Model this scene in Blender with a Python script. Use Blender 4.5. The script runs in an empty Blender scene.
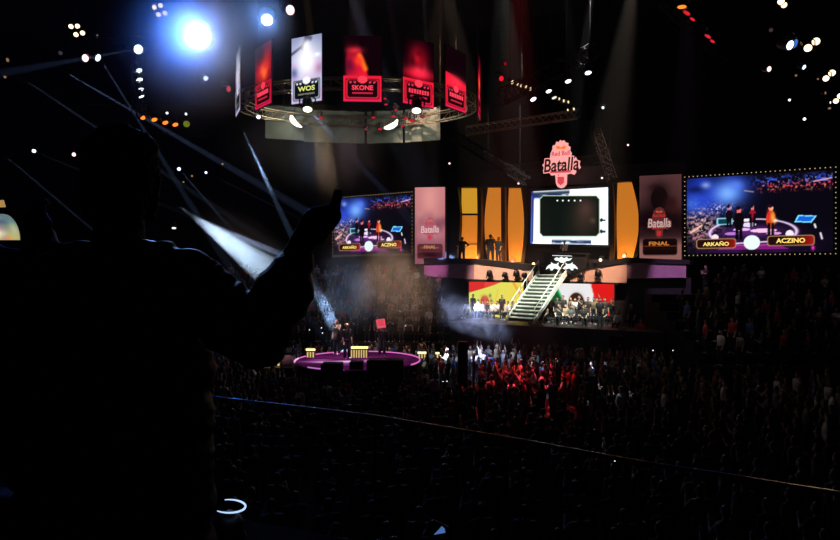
import bpy, bmesh, math, random
import numpy as np
from mathutils import Vector, Matrix, Euler

random.seed(7)
rng = np.random.default_rng(7)
SC = bpy.context.scene
COL = SC.collection
F = 600.0
CAMZ = 5.0
R = math.radians

def P(px, py, Y):
    return Vector(((px - 420) / F * Y, Y, CAMZ - (py - 270) / F * Y))

def lin(c):
    c = np.asarray(c, dtype=float)
    return np.where(c <= 0.04045, c / 12.92, ((c + 0.055) / 1.055) ** 2.4)

def L3(r, g, b):
    v = lin((r / 255, g / 255, b / 255))
    return (float(v[0]), float(v[1]), float(v[2]), 1)

# ------------------------------------------------------------------ materials
MATS = {}
def mat(name, col, rough=0.6, metal=0.0, noise=0.0, scale=8.0, spec=0.5):
    if name in MATS: return MATS[name]
    m = bpy.data.materials.new(name); m.use_nodes = True
    nt = m.node_tree; b = nt.nodes['Principled BSDF']
    b.inputs['Base Color'].default_value = col
    b.inputs['Roughness'].default_value = rough
    b.inputs['Metallic'].default_value = metal
    b.inputs['Specular IOR Level'].default_value = spec
    if noise > 0:
        tc = nt.nodes.new('ShaderNodeTexCoord'); nz = nt.nodes.new('ShaderNodeTexNoise')
        nz.inputs['Scale'].default_value = scale; nz.inputs['Detail'].default_value = 4
        rp = nt.nodes.new('ShaderNodeValToRGB')
        rp.color_ramp.elements[0].position = .3; rp.color_ramp.elements[1].position = .7
        rp.color_ramp.elements[0].color = tuple(x * (1 - noise) for x in col[:3]) + (1,)
        rp.color_ramp.elements[1].color = tuple(min(1, x * (1 + noise)) for x in col[:3]) + (1,)
        nt.links.new(tc.outputs['Object'], nz.inputs['Vector'])
        nt.links.new(nz.outputs['Fac'], rp.inputs['Fac'])
        nt.links.new(rp.outputs['Color'], b.inputs['Base Color'])
    MATS[name] = m
    return m

def emit(name, col, strength=1.0, sample=False):
    if name in MATS: return MATS[name]
    m = bpy.data.materials.new(name); m.use_nodes = True
    nt = m.node_tree; nt.nodes.clear()
    e = nt.nodes.new('ShaderNodeEmission'); o = nt.nodes.new('ShaderNodeOutputMaterial')
    e.inputs['Color'].default_value = col; e.inputs['Strength'].default_value = strength
    nt.links.new(e.outputs[0], o.inputs['Surface'])
    m.cycles.emission_sampling = 'AUTO' if sample else 'NONE'
    MATS[name] = m
    return m

def glow_cloth(name, col, k):
    m = mat(name, col, .7); b_ = m.node_tree.nodes['Principled BSDF']; b_.inputs['Emission Color'].default_value = col; b_.inputs['Emission Strength'].default_value = k; return m
def screenmat(name, strength, sample=True, base=0.0):
    m = bpy.data.materials.new(name); m.use_nodes = True
    nt = m.node_tree; nt.nodes.clear()
    a = nt.nodes.new('ShaderNodeAttribute'); a.attribute_name = 'Col'
    e = nt.nodes.new('ShaderNodeEmission'); o = nt.nodes.new('ShaderNodeOutputMaterial')
    e.inputs['Strength'].default_value = strength
    nt.links.new(a.outputs['Color'], e.inputs['Color'])
    nt.links.new(e.outputs[0], o.inputs['Surface'])
    m.cycles.emission_sampling = 'AUTO' if sample else 'NONE'
    return m

BLACK = mat('black_paint', (.010, .010, .012, 1), .55, noise=.3)
FLOORM = mat('dark_floor', (.006, .0055, .006, 1), .8, noise=.4, scale=2, spec=.1)
WALLM = mat('dark_wall', (.012, .012, .015, 1), .9, noise=.4, scale=1)
TRUSSM = mat('truss_aluminium', (.45, .38, .28, 1), .3, .9)
TRUSSD = mat('truss_dark', (.035, .026, .024, 1), .8, 0, spec=.2)
HOUS = mat('lamp_housing', (.02, .02, .022, 1), .45, .2)
METAL = mat('rail_metal', (.35, .36, .38, 1), .28, 1)

# ------------------------------------------------------------------ mesh builder
class MB:
    def __init__(s): s.v = []; s.f = []; s.m = []
    def add(s, vs, fs, mi=0):
        n = len(s.v); s.v += [tuple(v) for v in vs]
        s.f += [tuple(i + n for i in f) for f in fs]; s.m += [mi] * len(fs)
    def box(s, lo, hi, mi=0, M=None):
        x0, y0, z0 = lo; x1, y1, z1 = hi
        vs = [Vector(p) for p in ((x0,y0,z0),(x1,y0,z0),(x1,y1,z0),(x0,y1,z0),(x0,y0,z1),(x1,y0,z1),(x1,y1,z1),(x0,y1,z1))]
        if M is not None: vs = [M @ v for v in vs]
        s.add(vs, ((0,3,2,1),(4,5,6,7),(0,1,5,4),(1,2,6,5),(2,3,7,6),(3,0,4,7)), mi)
    def prism(s, pts, y0, y1, mi=0):          # pts in xz plane, from y0 to y1
        n = len(pts)
        vs = [(x, y0, z) for x, z in pts] + [(x, y1, z) for x, z in pts]
        s.add(vs, [tuple(range(n)), tuple(range(2*n-1, n-1, -1))] + [(i, i+n, (i+1) % n + n, (i+1) % n) for i in range(n)], mi)
    def prismz(s, pts, z0, z1, mi=0):
        n = len(pts)
        vs = [(x, y, z0) for x, y in pts] + [(x, y, z1) for x, y in pts]
        s.add(vs, [tuple(range(n-1, -1, -1)), tuple(range(n, 2*n))] + [(i, (i+1) % n, (i+1) % n + n, i+n) for i in range(n)], mi)
    def tube(s, path, r, n=6, closed=False, mi=0, rs=None):
        path = [Vector(p) for p in path]; k = len(path); base = len(s.v); vs = []
        up0 = None
        for i, p in enumerate(path):
            a = path[(i-1) % k] if (closed or i > 0) else p
            b = path[(i+1) % k] if (closed or i < k-1) else p
            t = (b - a).normalized()
            ref = Vector((0,0,1)) if abs(t.z) < .9 else Vector((1,0,0))
            u = t.cross(ref).normalized(); w = t.cross(u)
            rr = rs[i] if rs else r
            for j in range(n):
                q = 2*math.pi*j/n
                vs.append(p + (u*math.cos(q) + w*math.sin(q))*rr)
        fs = []
        for i in range(k if closed else k-1):
            i2 = (i+1) % k
            for j in range(n):
                fs.append((i*n+j, i*n+(j+1) % n, i2*n+(j+1) % n, i2*n+j))
        if not closed:
            fs.append(tuple(range(n-1, -1, -1))); fs.append(tuple((k-1)*n + j for j in range(n)))
        s.add(vs, fs, mi)
    def lathe(s, prof, n=16, M=None, mi=0, cap=True):   # prof: (r, h) along local +z
        vs = []
        for r, h in prof:
            for j in range(n):
                q = 2*math.pi*j/n; v = Vector((r*math.cos(q), r*math.sin(q), h)); vs.append(M @ v if M is not None else v)
        fs = []
        for i in range(len(prof)-1):
            for j in range(n): fs.append((i*n+j, i*n+(j+1) % n, (i+1)*n+(j+1) % n, (i+1)*n+j))
        if cap:
            fs.append(tuple(range(n-1, -1, -1))); fs.append(tuple((len(prof)-1)*n + j for j in range(n)))
        s.add(vs, fs, mi)
    def capsule(s, a, ra, b, rb, n=12, mi=0):
        a = Vector(a); b = Vector(b); t = b - a
        if t.length < 1e-6: t = Vector((0,0,1))
        t.normalize()
        ref = Vector((0,0,1)) if abs(t.z) < .9 else Vector((1,0,0))
        u = t.cross(ref).normalized(); w = t.cross(u)
        rings = []
        for q in (-80,-55,-28,0): rings.append((a + t*ra*math.sin(R(q)), ra*math.cos(R(q))))
        for q in (0,28,55,80): rings.append((b + t*rb*math.sin(R(q)), rb*math.cos(R(q))))
        vs = []
        for c, r in rings:
            for j in range(n):
                x = 2*math.pi*j/n; vs.append(c + (u*math.cos(x) + w*math.sin(x))*r)
        fs = [tuple(range(n-1,-1,-1)), tuple(7*n+j for j in range(n))]
        for i in range(7):
            for j in range(n): fs.append((i*n+j, i*n+(j+1) % n, (i+1)*n+(j+1) % n, (i+1)*n+j))
        s.add(vs, fs, mi)
    def mesh(s, name, mats, smooth=False):
        me = bpy.data.meshes.new(name); me.from_pydata(s.v, [], s.f)
        for m in (mats if isinstance(mats, (list, tuple)) else [mats]): me.materials.append(m)
        if len(me.materials) > 1: me.polygons.foreach_set('material_index', s.m)
        bm = bmesh.new(); bm.from_mesh(me); bmesh.ops.recalc_face_normals(bm, faces=bm.faces); bm.to_mesh(me); bm.free()
        if smooth: me.polygons.foreach_set('use_smooth', [True]*len(me.polygons))
        return me
    def build(s, name, mats, parent=None, loc=(0,0,0), rz=0, smooth=False):
        return put(name, s.mesh(name, mats, smooth), parent, loc, rz)

def put(name, me, parent=None, loc=(0,0,0), rz=0):
    o = bpy.data.objects.new(name, me); COL.objects.link(o)
    o.location = loc; o.rotation_euler = (0, 0, rz)
    if parent: o.parent = parent
    return o

LABELS = {}
def tag(o, label, cat, group=None, kind=None):
    assert label not in LABELS or LABELS[label] == group and group, label
    LABELS[label] = group
    o['label'] = label; o['category'] = cat
    if group: o['group'] = group
    if kind: o['kind'] = kind
    return o
def thing(name, label, cat, loc=(0,0,0), rz=0, group=None, kind=None):
    return tag(put(name, None, None, loc, rz), label, cat, group, kind)
def struct(name, mb, m, loc=(0,0,0), rz=0):
    o = mb.build(name, m, None, loc, rz); o['kind'] = 'structure'; return o

# =================================================================== camera
cam = bpy.data.cameras.new('camera'); co = bpy.data.objects.new('camera', cam); COL.objects.link(co)
co.location = (0, 0, CAMZ); co.rotation_euler = (R(90), 0, 0)
cam.sensor_width = 36; cam.lens = 36*F/840; cam.clip_start = .05; cam.clip_end = 300
SC.camera = co

# =================================================================== shell
GZ = -1.2
b = MB(); b.box((-45,-6,GZ-.3), (50,70,GZ)); struct('floor', b, FLOORM)
b = MB(); b.box((-45,-6,24), (50,70,24.3)); struct('ceiling', b, WALLM)
b = MB(); b.box((-45,69,GZ), (50,70,24)); struct('wall_back', b, WALLM)
b = MB(); b.box((-45.3,-6,GZ), (-45,70,24)); struct('wall_left', b, WALLM)
b = MB(); b.box((50,-6,GZ), (50.3,70,24)); struct('wall_right', b, WALLM)
b = MB(); b.box((-45,-6.3,GZ), (50,-6,24)); struct('wall_front', b, WALLM)
# near terrace the camera and the front spectators stand on, and the low terrace ahead of it
b = MB(); b.box((-6,-3,3.35), (4,2.1,3.5)); b.box((-6,-3,GZ), (4,2.0,3.35)); struct('floor_terrace', b, FLOORM)
# raked stands: behind the disc and on the right
STEPS = []
def stand(name, x0, x1, y0, n, dy, dz, z0=.35):
    b = MB()
    for i in range(n):
        b.box((x0, y0+i*dy, GZ), (x1, y0+(i+1)*dy, z0+i*dz))
        STEPS.append((x0, x1, y0+i*dy, y0+(i+1)*dy, z0+i*dz))
    struct(name, b, FLOORM)
stand('floor_stand_back', -16, 2.0, 38.0, 9, 1.3, .42)
stand('floor_stand_right', 14.0, 32, 28.5, 8, 1.1, .45)

# =================================================================== stage frame (rotated 30 deg)
SX, SY, SR = 10.7, 43.0, R(-30)
tx, ty = math.cos(SR), math.sin(SR)          # along the stage
nx_, ny_ = math.sin(SR), -math.cos(SR)        # towards the audience
def SW(d, off, z): return Vector((SX + d*tx + off*nx_, SY + d*ty + off*ny_, z))
def SP(px, py, off=0.0):
    cx, cy = SX + off*nx_, SY + off*ny_
    k = (px - 420)/F
    d = (k*cy - cx)/(tx - k*ty)
    Y = cy + d*ty
    return d, CAMZ - (py - 270)/F*Y
class Loc:                                    # local frame of a thing standing on the stage plane
    def __init__(s, px, py, off):
        s.d, s.z = SP(px, py, off); s.off = off
        s.loc = SW(s.d, off, s.z)
    def xz(s, px, py, doff=0.0):
        d, z = SP(px, py, s.off + doff); return d - s.d, z - s.z
    def pts(s, lst, doff=0.0): return [s.xz(x, y, doff) for x, y in lst]

# =================================================================== screens painted cell by cell
def grid_screen(name, corners, nx, ny, paint, material, parent, y=-.0):
    """corners: four (x,z): TL, TR, BR, BL in local xz; paint(u,v)->rgb linear arrays"""
    u = np.linspace(0, 1, nx+1); v = np.linspace(0, 1, ny+1)
    U, V = np.meshgrid(u, v)
    c = [np.array(q) for q in corners]
    X = (1-U)*(1-V)*c[0][0] + U*(1-V)*c[1][0] + U*V*c[2][0] + (1-U)*V*c[3][0]
    Z = (1-U)*(1-V)*c[0][1] + U*(1-V)*c[1][1] + U*V*c[2][1] + (1-U)*V*c[3][1]
    vs = np.stack([X.ravel(), np.full(X.size, y), Z.ravel()], 1)
    idx = np.arange((nx+1)*(ny+1)).reshape(ny+1, nx+1)
    fs = np.stack([idx[1:, :-1].ravel(), idx[1:, 1:].ravel(), idx[:-1, 1:].ravel(), idx[:-1, :-1].ravel()], 1)
    me = bpy.data.meshes.new(name); me.from_pydata(vs.tolist(), [], fs.tolist())
    rgb = np.clip(paint(U, V), 0, 50)
    ca = me.color_attributes.new('Col', 'FLOAT_COLOR', 'POINT')
    ca.data.foreach_set('color', np.concatenate([rgb.reshape(-1, 3), np.ones((rgb.size//3, 1))], 1).ravel())
    me.materials.append(material)
    return put(name, me, parent)

class Pic:
    def __init__(s, U, V, bg, asp=1.6):
        s.U, s.V, s.a = U, V, asp
        s.c = np.zeros(U.shape+(3,)); s.c[:] = np.array(bg)/255
    def mix(s, m, col, k=1, add=False):
        m = np.clip(m, 0, 1)[..., None]*k; col = np.array(col)/255
        s.c = s.c + m*col if add else s.c*(1-m) + m*col
    def blob(s, x, y, rx, ry, col, k=1, add=False, soft=True, rot=0):
        dx, dy = (s.U-x)*s.a, s.V-y
        c, n = math.cos(rot), math.sin(rot)
        X, Y = (dx*c+dy*n)/(rx*s.a), (-dx*n+dy*c)/ry
        d = X*X+Y*Y
        s.mix(np.exp(-d)*k if soft else np.clip((1.08-d)*8, 0, 1)*k, col, 1, add)
    def rect(s, x0, y0, x1, y1, col, k=1, e=.004):
        m = np.clip((s.U-x0)/e+.5, 0, 1)*np.clip((x1-s.U)/e+.5, 0, 1)*np.clip((s.V-y0)/e+.5, 0, 1)*np.clip((y1-s.V)/e+.5, 0, 1)
        s.mix(m*k, col)
    def rrect(s, x0, y0, x1, y1, r, col, k=1, e=.01):
        cx, cy = (x0+x1)/2, (y0+y1)/2
        qx = np.abs(s.U-cx)*s.a-((x1-x0)/2*s.a-r); qy = np.abs(s.V-cy)-((y1-y0)/2-r)
        d = np.hypot(np.maximum(qx, 0), np.maximum(qy, 0))+np.minimum(np.maximum(qx, qy), 0)-r
        s.mix(np.clip(.5-d/e, 0, 1)*k, col)
    def ring(s, x, y, rx, ry, w, col, k=1):
        dx, dy = (s.U-x)/rx, (s.V-y)/ry
        d = np.abs(np.sqrt(dx*dx+dy*dy)-1)
        s.mix(np.exp(-(d/w)**2)*k, col)
    def line(s, x0, y0, x1, y1, w, col, k=1):
        ax, ay = (s.U-x0)*s.a, s.V-y0; bx, by = (x1-x0)*s.a, y1-y0
        t = np.clip((ax*bx+ay*by)/(bx*bx+by*by+1e-9), 0, 1)
        d = np.hypot(ax-t*bx, ay-t*by)
        s.mix(np.clip(1.2-d/w, 0, 1)*k, col)
    def poly(s, pts, col, k=1):
        m = np.zeros(s.U.shape, bool); n = len(pts)
        for i in range(n):
            (xa, ya), (xb, yb) = pts[i], pts[(i+1) % n]
            if ya == yb: continue
            hit = ((ya > s.V) != (yb > s.V)) & (s.U < (xb-xa)*(s.V-ya)/(yb-ya)+xa)
            m ^= hit
        s.mix(m.astype(float)*k, col)
    def noise(s, nx, ny, seed):
        g = np.random.default_rng(seed).random((ny+2, nx+2))
        x = s.U*nx; y = s.V*ny; i = x.astype(int); j = y.astype(int); fx = x-i; fy = y-j
        fx = fx*fx*(3-2*fx); fy = fy*fy*(3-2*fy)
        return (g[j, i]*(1-fx)+g[j, i+1]*fx)*(1-fy)+(g[j+1, i]*(1-fx)+g[j+1, i+1]*fx)*fy
    def out(s): return lin(np.clip(s.c, 0, 1))

def paint_show(U, V):
    p = Pic(U, V, (8, 6, 16))
    n1 = p.noise(9, 6, 1); n2 = p.noise(60, 40, 2); n3 = p.noise(110, 66, 3)
    p.mix(np.exp(-((U-.12)/.26)**2-((V-.2)/.3)**2)*(n1*.5+.6), (28, 56, 190))
    p.mix(np.exp(-((U-.36)/.1)**2-((V-.15)/.16)**2), (30, 60, 200), .7)
    p.blob(.3, .22, .1, .15, (120, 175, 255), .95)
    p.blob(.36, .12, .05, .06, (90, 130, 240), .7)
    p.blob(.04, .35, .07, .12, (60, 110, 235), .7); p.blob(.13, .4, .06, .08, (40, 80, 210), .5)
    p.blob(.14, .1, .035, .045, (190, 215, 255), .6); p.blob(.06, .15, .06, .04, (10, 14, 50), .7)
    band = np.clip(1-np.abs(V-.09)/.09, 0, 1)*np.clip((U-.42)*8, 0, 1)
    p.mix(band*np.clip(n2*3.2-1.6, 0, 1), (55, 85, 235)); p.mix(band*np.clip(n3*3.2-2.2, 0, 1), (130, 160, 255))
    band = np.clip(1-np.abs(V-.17)/.09, 0, 1)*np.clip((U-.45)*8, 0, 1)
    p.mix(band*np.clip(n3*5-3.2, 0, 1), (225, 60, 80)); p.mix(band*np.clip(n2*5-3.8, 0, 1), (235, 170, 140))
    p.line(.88, .13, .99, .1, .012, (235, 170, 190), .9)
    p.line(.42, .2, .48, .22, .01, (210, 170, 130), .7)
    p.mix(np.clip(V*1.8-1.1, 0, 1)*np.clip(n1*1.3, 0, 1)*np.exp(-((U-.45)/.4)**2), (84, 28, 120), .75)
    reg = np.exp(-((U-.1)/.13)**2-((V-.62)/.2)**2)
    p.mix(reg*np.clip(n2*3-1.2, 0, 1), (200, 140, 150))
    p.mix(reg*np.clip(n3*3-1.9, 0, 1), (255, 230, 190))
    p.line(.03, .72, .11, .63, .02, (255, 200, 170), .9); p.line(.05, .8, .12, .76, .02, (230, 150, 160), .7)
    reg = np.exp(-((U-.25)/.12)**2-((V-.42)/.07)**2)
    p.mix(reg*np.clip(n3*4-2.6, 0, 1), (210, 210, 255))
    p.ring(.47, .74, .3, .17, .045, (245, 215, 255))
    p.blob(.47, .73, .2, .08, (120, 50, 150), .7)
    for (x, y, rx, ry, c) in ((.4,.7,.06,.02,(240,190,250)), (.55,.72,.09,.025,(250,200,235)), (.33,.75,.05,.02,(190,120,220)), (.62,.76,.05,.018,(235,160,220)), (.45,.64,.05,.03,(235,225,255)), (.43,.58,.03,.02,(255,240,245))):
        p.blob(x, y, rx, ry, c, .95, soft=False)
    p.rrect(.22, .54, .335, .63, .01, (150, 210, 230)); p.rrect(.232, .555, .322, .62, .01, (8, 60, 75))
    p.poly([(.78,.54), (.9,.555), (.865,.64), (.755,.625)], (120, 220, 255)); p.poly([(.785,.555), (.885,.565), (.858,.625), (.77,.613)], (20, 95, 215))
    def man(x, y, h, coat, leg, head=(225, 130, 120), w=.035):
        p.blob(x, y, w*.45, .045, head, 1, soft=False)
        p.blob(x-.004, y-.03, w*.45, .025, (25, 10, 15), 1, soft=False)
        p.blob(x, y+h*.38, w, h*.3, coat, 1, soft=False)
        p.rect(x-w*.7, y+h*.5, x-w*.1, y+h, leg); p.rect(x+w*.12, y+h*.5, x+w*.7, y+h, leg)
    man(.31, .42, .25, (14, 8, 16), (12, 8, 14), (200, 120, 160), .025)
    man(.38, .45, .38, (10, 6, 10), (8, 5, 8), (235, 110, 110))
    man(.475, .43, .24, (150, 22, 42), (14, 8, 20), (230, 120, 130), .024)
    p.rect(.452, .5, .468, .62, (12, 6, 14)); p.rect(.482, .5, .498, .62, (12, 6, 14))
    man(.6, .44, .37, (205, 70, 30), (10, 6, 12), (250, 170, 130), .032)
    p.blob(.585, .52, .012, .07, (220, 30, 40), .9); p.blob(.612, .55, .014, .06, (240, 170, 60), .9); p.blob(.63, .6, .015, .025, (255, 235, 200), 1)
    p.line(.885, .66, .892, .7, .012, (255, 255, 255)); p.line(.922, .77, .932, .84, .012, (255, 235, 250))
    p.line(.33, .88, .62, .86, .012, (240, 210, 250))
    p.poly([(.22,.96), (.72,.96), (.62,.88), (.3,.9)], (150, 30, 130), .8); p.blob(.875, .95, .01, .03, (255, 60, 200), 1)
    p.blob(.21, .8, .025, .045, (250, 225, 240), 1, soft=False); p.blob(.725, .77, .026, .045, (240, 230, 245), 1, soft=False)
    p.blob(.47, .87, .056, .092, (228, 245, 240), 1, soft=False)
    for (x0, y0, x1, y1) in ((.07, .81, .36, .94), (.575, .79, .885, .92)):
        p.rrect(x0, y0, x1, y1, .035, (190, 140, 90)); p.rrect(x0+.006, y0+.01, x1-.006, y1-.01, .03, (30, 12, 14))
        m = (U > x0+.01)*(U < x1-.008)*(V > y0+.015)*(V < y1-.015)
        p.mix(m*np.clip((U-x0-.16)/.14, 0, 1), (165, 22, 18))
    return p.out()

# text -----------------------------------------------------------
def text_mesh(name, s, h, m, parent, loc, width=None, bold=.0, shear=0, depth=.01, space=1.0):
    cu = bpy.data.curves.new(name, 'FONT'); cu.body = s; cu.size = 1; cu.align_x = 'CENTER'; cu.align_y = 'CENTER'
    cu.offset = bold; cu.shear = shear; cu.space_character = space; cu.resolution_u = 3
    t = bpy.data.objects.new('t', cu); COL.objects.link(t)
    me = bpy.data.meshes.new_from_object(t.evaluated_get(bpy.context.evaluated_depsgraph_get()))
    bpy.data.objects.remove(t)
    co_ = np.empty(len(me.vertices)*3); me.vertices.foreach_get('co', co_); co_ = co_.reshape(-1, 3)
    lo, hi = co_.min(0), co_.max(0); sz = hi-lo; c = (hi+lo)/2
    k = h/sz[1]; kx = (width/sz[0]) if width else k
    xyz = np.stack([(co_[:, 0]-c[0])*kx, np.zeros(len(co_)), (co_[:, 1]-c[1])*k], 1)
    me.vertices.foreach_set('co', xyz.ravel()); me.materials.clear(); me.materials.append(m); me.update()
    me.name = name
    o = put(name, me, parent, loc)
    md = o.modifiers.new('s', 'SOLIDIFY'); md.thickness = depth; md.offset = 0
    return o

GOLD = emit('gold_text', L3(250, 215, 110), 1.3)
BULB = emit('bulb_warm', L3(205, 180, 135), .8)
SHOWM = screenmat('show_screen', 1.15)

def big_screen(tl, tr, br, bl, label, res):
    l = Loc((bl[0]+br[0])/2, (bl[1]+br[1])/2, 0)
    root = thing('led_screen', label, 'screen', l.loc, SR, 'wide screens either side of the stage')
    c = l.pts([tl, tr, br, bl])
    back = MB(); back.prism([(c[0][0]-.25, c[0][1]+.25), (c[1][0]+.25, c[1][1]+.25), (c[2][0]+.25, c[2][1]-.25), (c[3][0]-.25, c[3][1]-.25)], .06, .4)
    back.build('casing', BLACK, root)
    disp_ = grid_screen('display', c, res[0], res[1], paint_show, SHOWM, root, 0.0)
    W = c[1][0]-c[0][0]; H = c[0][1]-c[3][1]
    def at(u, v):
        x = c[0][0]*(1-u)*(1-v)+c[1][0]*u*(1-v)+c[2][0]*u*v+c[3][0]*(1-u)*v
        z = c[0][1]*(1-u)*(1-v)+c[1][1]*u*(1-v)+c[2][1]*u*v+c[3][1]*(1-u)*v
        return x, -.03, z
    text_mesh('name_lettering', 'ARKAÑO', H*.062, GOLD, disp_, at(.215, .875), W*.19, .03)
    text_mesh('name_lettering', 'ACZINO', H*.06, GOLD, disp_, at(.73, .855), W*.19, .03)
    bm_ = MB(); rr = .034
    bm_.lathe([(.001, -rr), (rr*.7, -rr*.7), (rr, 0), (rr*.7, rr*.7), (.001, rr)], 6)
    bme = bm_.mesh('bulb', BULB, True)
    e = .13
    def lerp(a, b_, t): return (a[0]*(1-t)+b_[0]*t, a[1]*(1-t)+b_[1]*t)
    C = [(c[0][0]-e, c[0][1]+e), (c[1][0]+e, c[1][1]+e), (c[2][0]+e, c[2][1]-e), (c[3][0]-e, c[3][1]-e)]
    for (a, b_, n) in ((C[0], C[1], 32), (C[1], C[2], 17), (C[2], C[3], 32), (C[3], C[0], 17)):
        for i in range(n):
            q = lerp(a, b_, i/n); put('bulb', bme, root, (q[0], -.04, q[1]))
    return root
big_screen((687,179), (833,169.5), (833,251.5), (687,253.5), 'wide screen right of the brown final banner, showing two rappers and name plates', (220, 136))
big_screen((334,199.5), (411,193.5), (411,252.5), (334,254.5), 'smaller-looking wide screen left of the pink banner, partly behind a raised hand', (140, 90))

# =================================================================== stage backdrop
AMBER = glow_cloth('amber_diffuser', L3(214, 126, 40), .8)
AMBER2 = glow_cloth('amber_diffuser_upper', L3(218, 158, 44), .85)
RIBM = mat('rib_bronze', (.10, .055, .035, 1), .35, .4, noise=.3)
l = Loc(540, 262, -.6)
bd = thing('stage_backdrop', 'curved stage backdrop of dark ribs and glowing amber panels above the balcony', 'stage set', l.loc, SR)
def lens(x0, x1, y0, y1, bulge_l, bulge_r, n=12):
    a = [(x0-bulge_l*math.sin(math.pi*i/n), y0+(y1-y0)*i/n) for i in range(n+1)]
    c = [(x1+bulge_r*math.sin(math.pi*i/n), y0+(y1-y0)*i/n) for i in range(n, -1, -1)]
    return a+c
b = MB(); b.prism(l.pts([(447,172), (446,270), (680,272), (684,160)]), .5, .8); b.build('rear_wall', BLACK, bd)
b = MB(); b.prism(l.pts(lens(460.5, 476, 188, 213.5, 0, 0)), .2, .3); b.build('amber_panel', AMBER2, bd)
b = MB(); b.prism(l.pts(lens(459, 476.5, 215, 261, 0, 0)), .2, .3); b.build('amber_panel', AMBER, bd)
b = MB(); b.prism(l.pts(lens(487, 500.5, 187.5, 262, 3.5, 1)), .2, .3); b.build('amber_panel', AMBER, bd)
b = MB(); b.prism(l.pts(lens(508, 519.5, 188, 262, 1, 3.2)), .2, .3); b.build('amber_panel', AMBER, bd)
b = MB(); b.prism(l.pts(lens(617, 631, 182, 262, 1, 7)), .2, .3); b.build('amber_panel', AMBER, bd)
def rib(xt, xb, bul, w, y0=182, y1=264, m=RIBM, dep=.35):
    n = 12; b = MB()
    a = [(xt+(xb-xt)*i/n+bul*math.sin(math.pi*i/n)-w/2, y0+(y1-y0)*i/n) for i in range(n+1)]
    c = [(xt+(xb-xt)*i/n+bul*math.sin(math.pi*i/n)+w/2, y0+(y1-y0)*i/n) for i in range(n, -1, -1)]
    b.prism(l.pts(a+c), -dep+.1, .15); return b.build('rib', m, bd)
rib(453, 451, 5, 9, 178, 268, BLACK)
rib(480, 479.5, 1.0, 4.0); rib(504, 504.5, 0, 4.0); rib(525, 523.5, 3.4, 3.4)
rib(611, 612, 1.6, 4.5); rib(633, 634, 9, 2.8, 178, 266, BLACK)
b = MB(); b.prism(l.pts([(449,180), (449,187.5), (530,187.5), (612,183), (640,181), (640,174)]), -.3, .2); b.build('header_beam', BLACK, bd)
b = MB(); b.prism(l.pts([(459,213.4), (459,215.2), (477,215.2), (477,213.4)]), .0, .25); b.build('panel_rail', BLACK, bd)
b = MB(); b.prism(l.pts([(459,243.6), (459,244.4), (477,244.4), (477,243.6)]), .12, .25); b.build('panel_rail', RIBM, bd)
b = MB(); b.prism(l.pts([(528,247), (528,263), (610,263), (610,247)]), .05, .2); b.build('plinth_wall', mat('plinth', (.05, .04, .05, 1), .4, .2, noise=.3), bd)

# main screen
l = Loc(569.5, 245, -.1)
ms = thing('led_screen', 'white-framed main screen with an empty dark panel and five dots, centre of stage', 'screen', l.loc, SR)
b = MB(); b.prism(l.pts([(528.5,189), (610,184.5), (610,247), (528.5,246.5)]), .05, .35); b.build('casing', BLACK, ms)
mc = [(531.5,191.5), (608,187.3), (608,245), (530.5,243.5)]
def paint_main(U, V):
    p = Pic(U, V, (232, 246, 250), 1.4); n = p.noise(16, 40, 5)
    p.rect(-.1, -.1, .025, 1.1, (50, 90, 190)); p.rect(.02, .05, .035, .97, (20, 30, 70), .8)
    m = np.exp(-((V-.1)/.05)**2)*(U < .5)*(U > .03); p.mix(m*np.clip(n*2.6-.7, 0, 1), (20, 45, 110))
    m = np.exp(-((V-.05)/.04)**2)*(U < .52); p.mix(m, (8, 14, 36), .85)
    m = np.exp(-((V-.955)/.035)**2)*(U > .28)*(U < .8); p.mix(m*np.clip(n*3-.2, 0, 1), (8, 22, 62))
    for y in (.55, .75): p.rect(.89, y, .97, y+.035, (14, 20, 40)); p.blob(.92, y+.015, .02, .035, (14, 20, 40), 1, soft=False)
    p.line(.02, .02, .0, .5, .01, (60, 40, 120)); 
    return p.out()
grid_screen('display', l.pts(mc), 90, 64, paint_main, screenmat('main_screen', 1.6), ms)
def octa(x0, y0, x1, y1, c): return [(x0+c, y0), (x1-c, y0), (x1, y0+c), (x1, y1-c), (x1-c, y1), (x0+c, y1), (x0, y1-c), (x0, y0+c)]
b = MB(); b.prism(l.pts(octa(539.6, 195.4, 600, 236.8, 3.4)), -.05, -.01); b.build('panel_outline', emit('pale_green', L3(170, 205, 165), 1.0), ms)
def paint_dark(U, V):
    p = Pic(U, V, (10, 17, 15), 1.4)
    p.blob(.75, .55, .28, .5, (58, 42, 34), .9); p.blob(.8, .3, .14, .22, (105, 66, 60), .55); p.blob(.93, .62, .05, .07, (120, 100, 80), .5); p.blob(.3, .6, .3, .6, (12, 24, 18), .6)
    return p.out()
dk = MB(); 
o = grid_screen('dark_panel', l.pts([(542.6,196.4), (597,196.2), (597,235.8), (542.6,235.8)]), 40, 30, paint_dark, screenmat('main_dark', 1.0, False), ms, -.07)
def paint_dark2(U, V):
    p = Pic(U, V, (10, 17, 15), 1.4); return p.out()
b = MB(); b.prism(l.pts(octa(540.4, 196.2, 599.2, 236, 3.2)), -.062, -.055); b.build('dark_panel', emit('dark_panel', L3(12, 18, 15), 1), ms)
WHT = emit('white_glow', L3(240, 250, 245), 1.3)
for x in (557.7, 563.2, 569, 575, 580.8):
    a, z = l.xz(x, 200.7); b = MB(); r_ = .075
    b.prism([(a+r_*math.cos(k*math.pi/5+math.pi/2)*(1 if k % 2 == 0 else .55), z+r_*math.sin(k*math.pi/5+math.pi/2)*(1 if k % 2 == 0 else .55)) for k in range(10)], -.1, -.075)
    b.build('star', WHT, ms)

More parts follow.
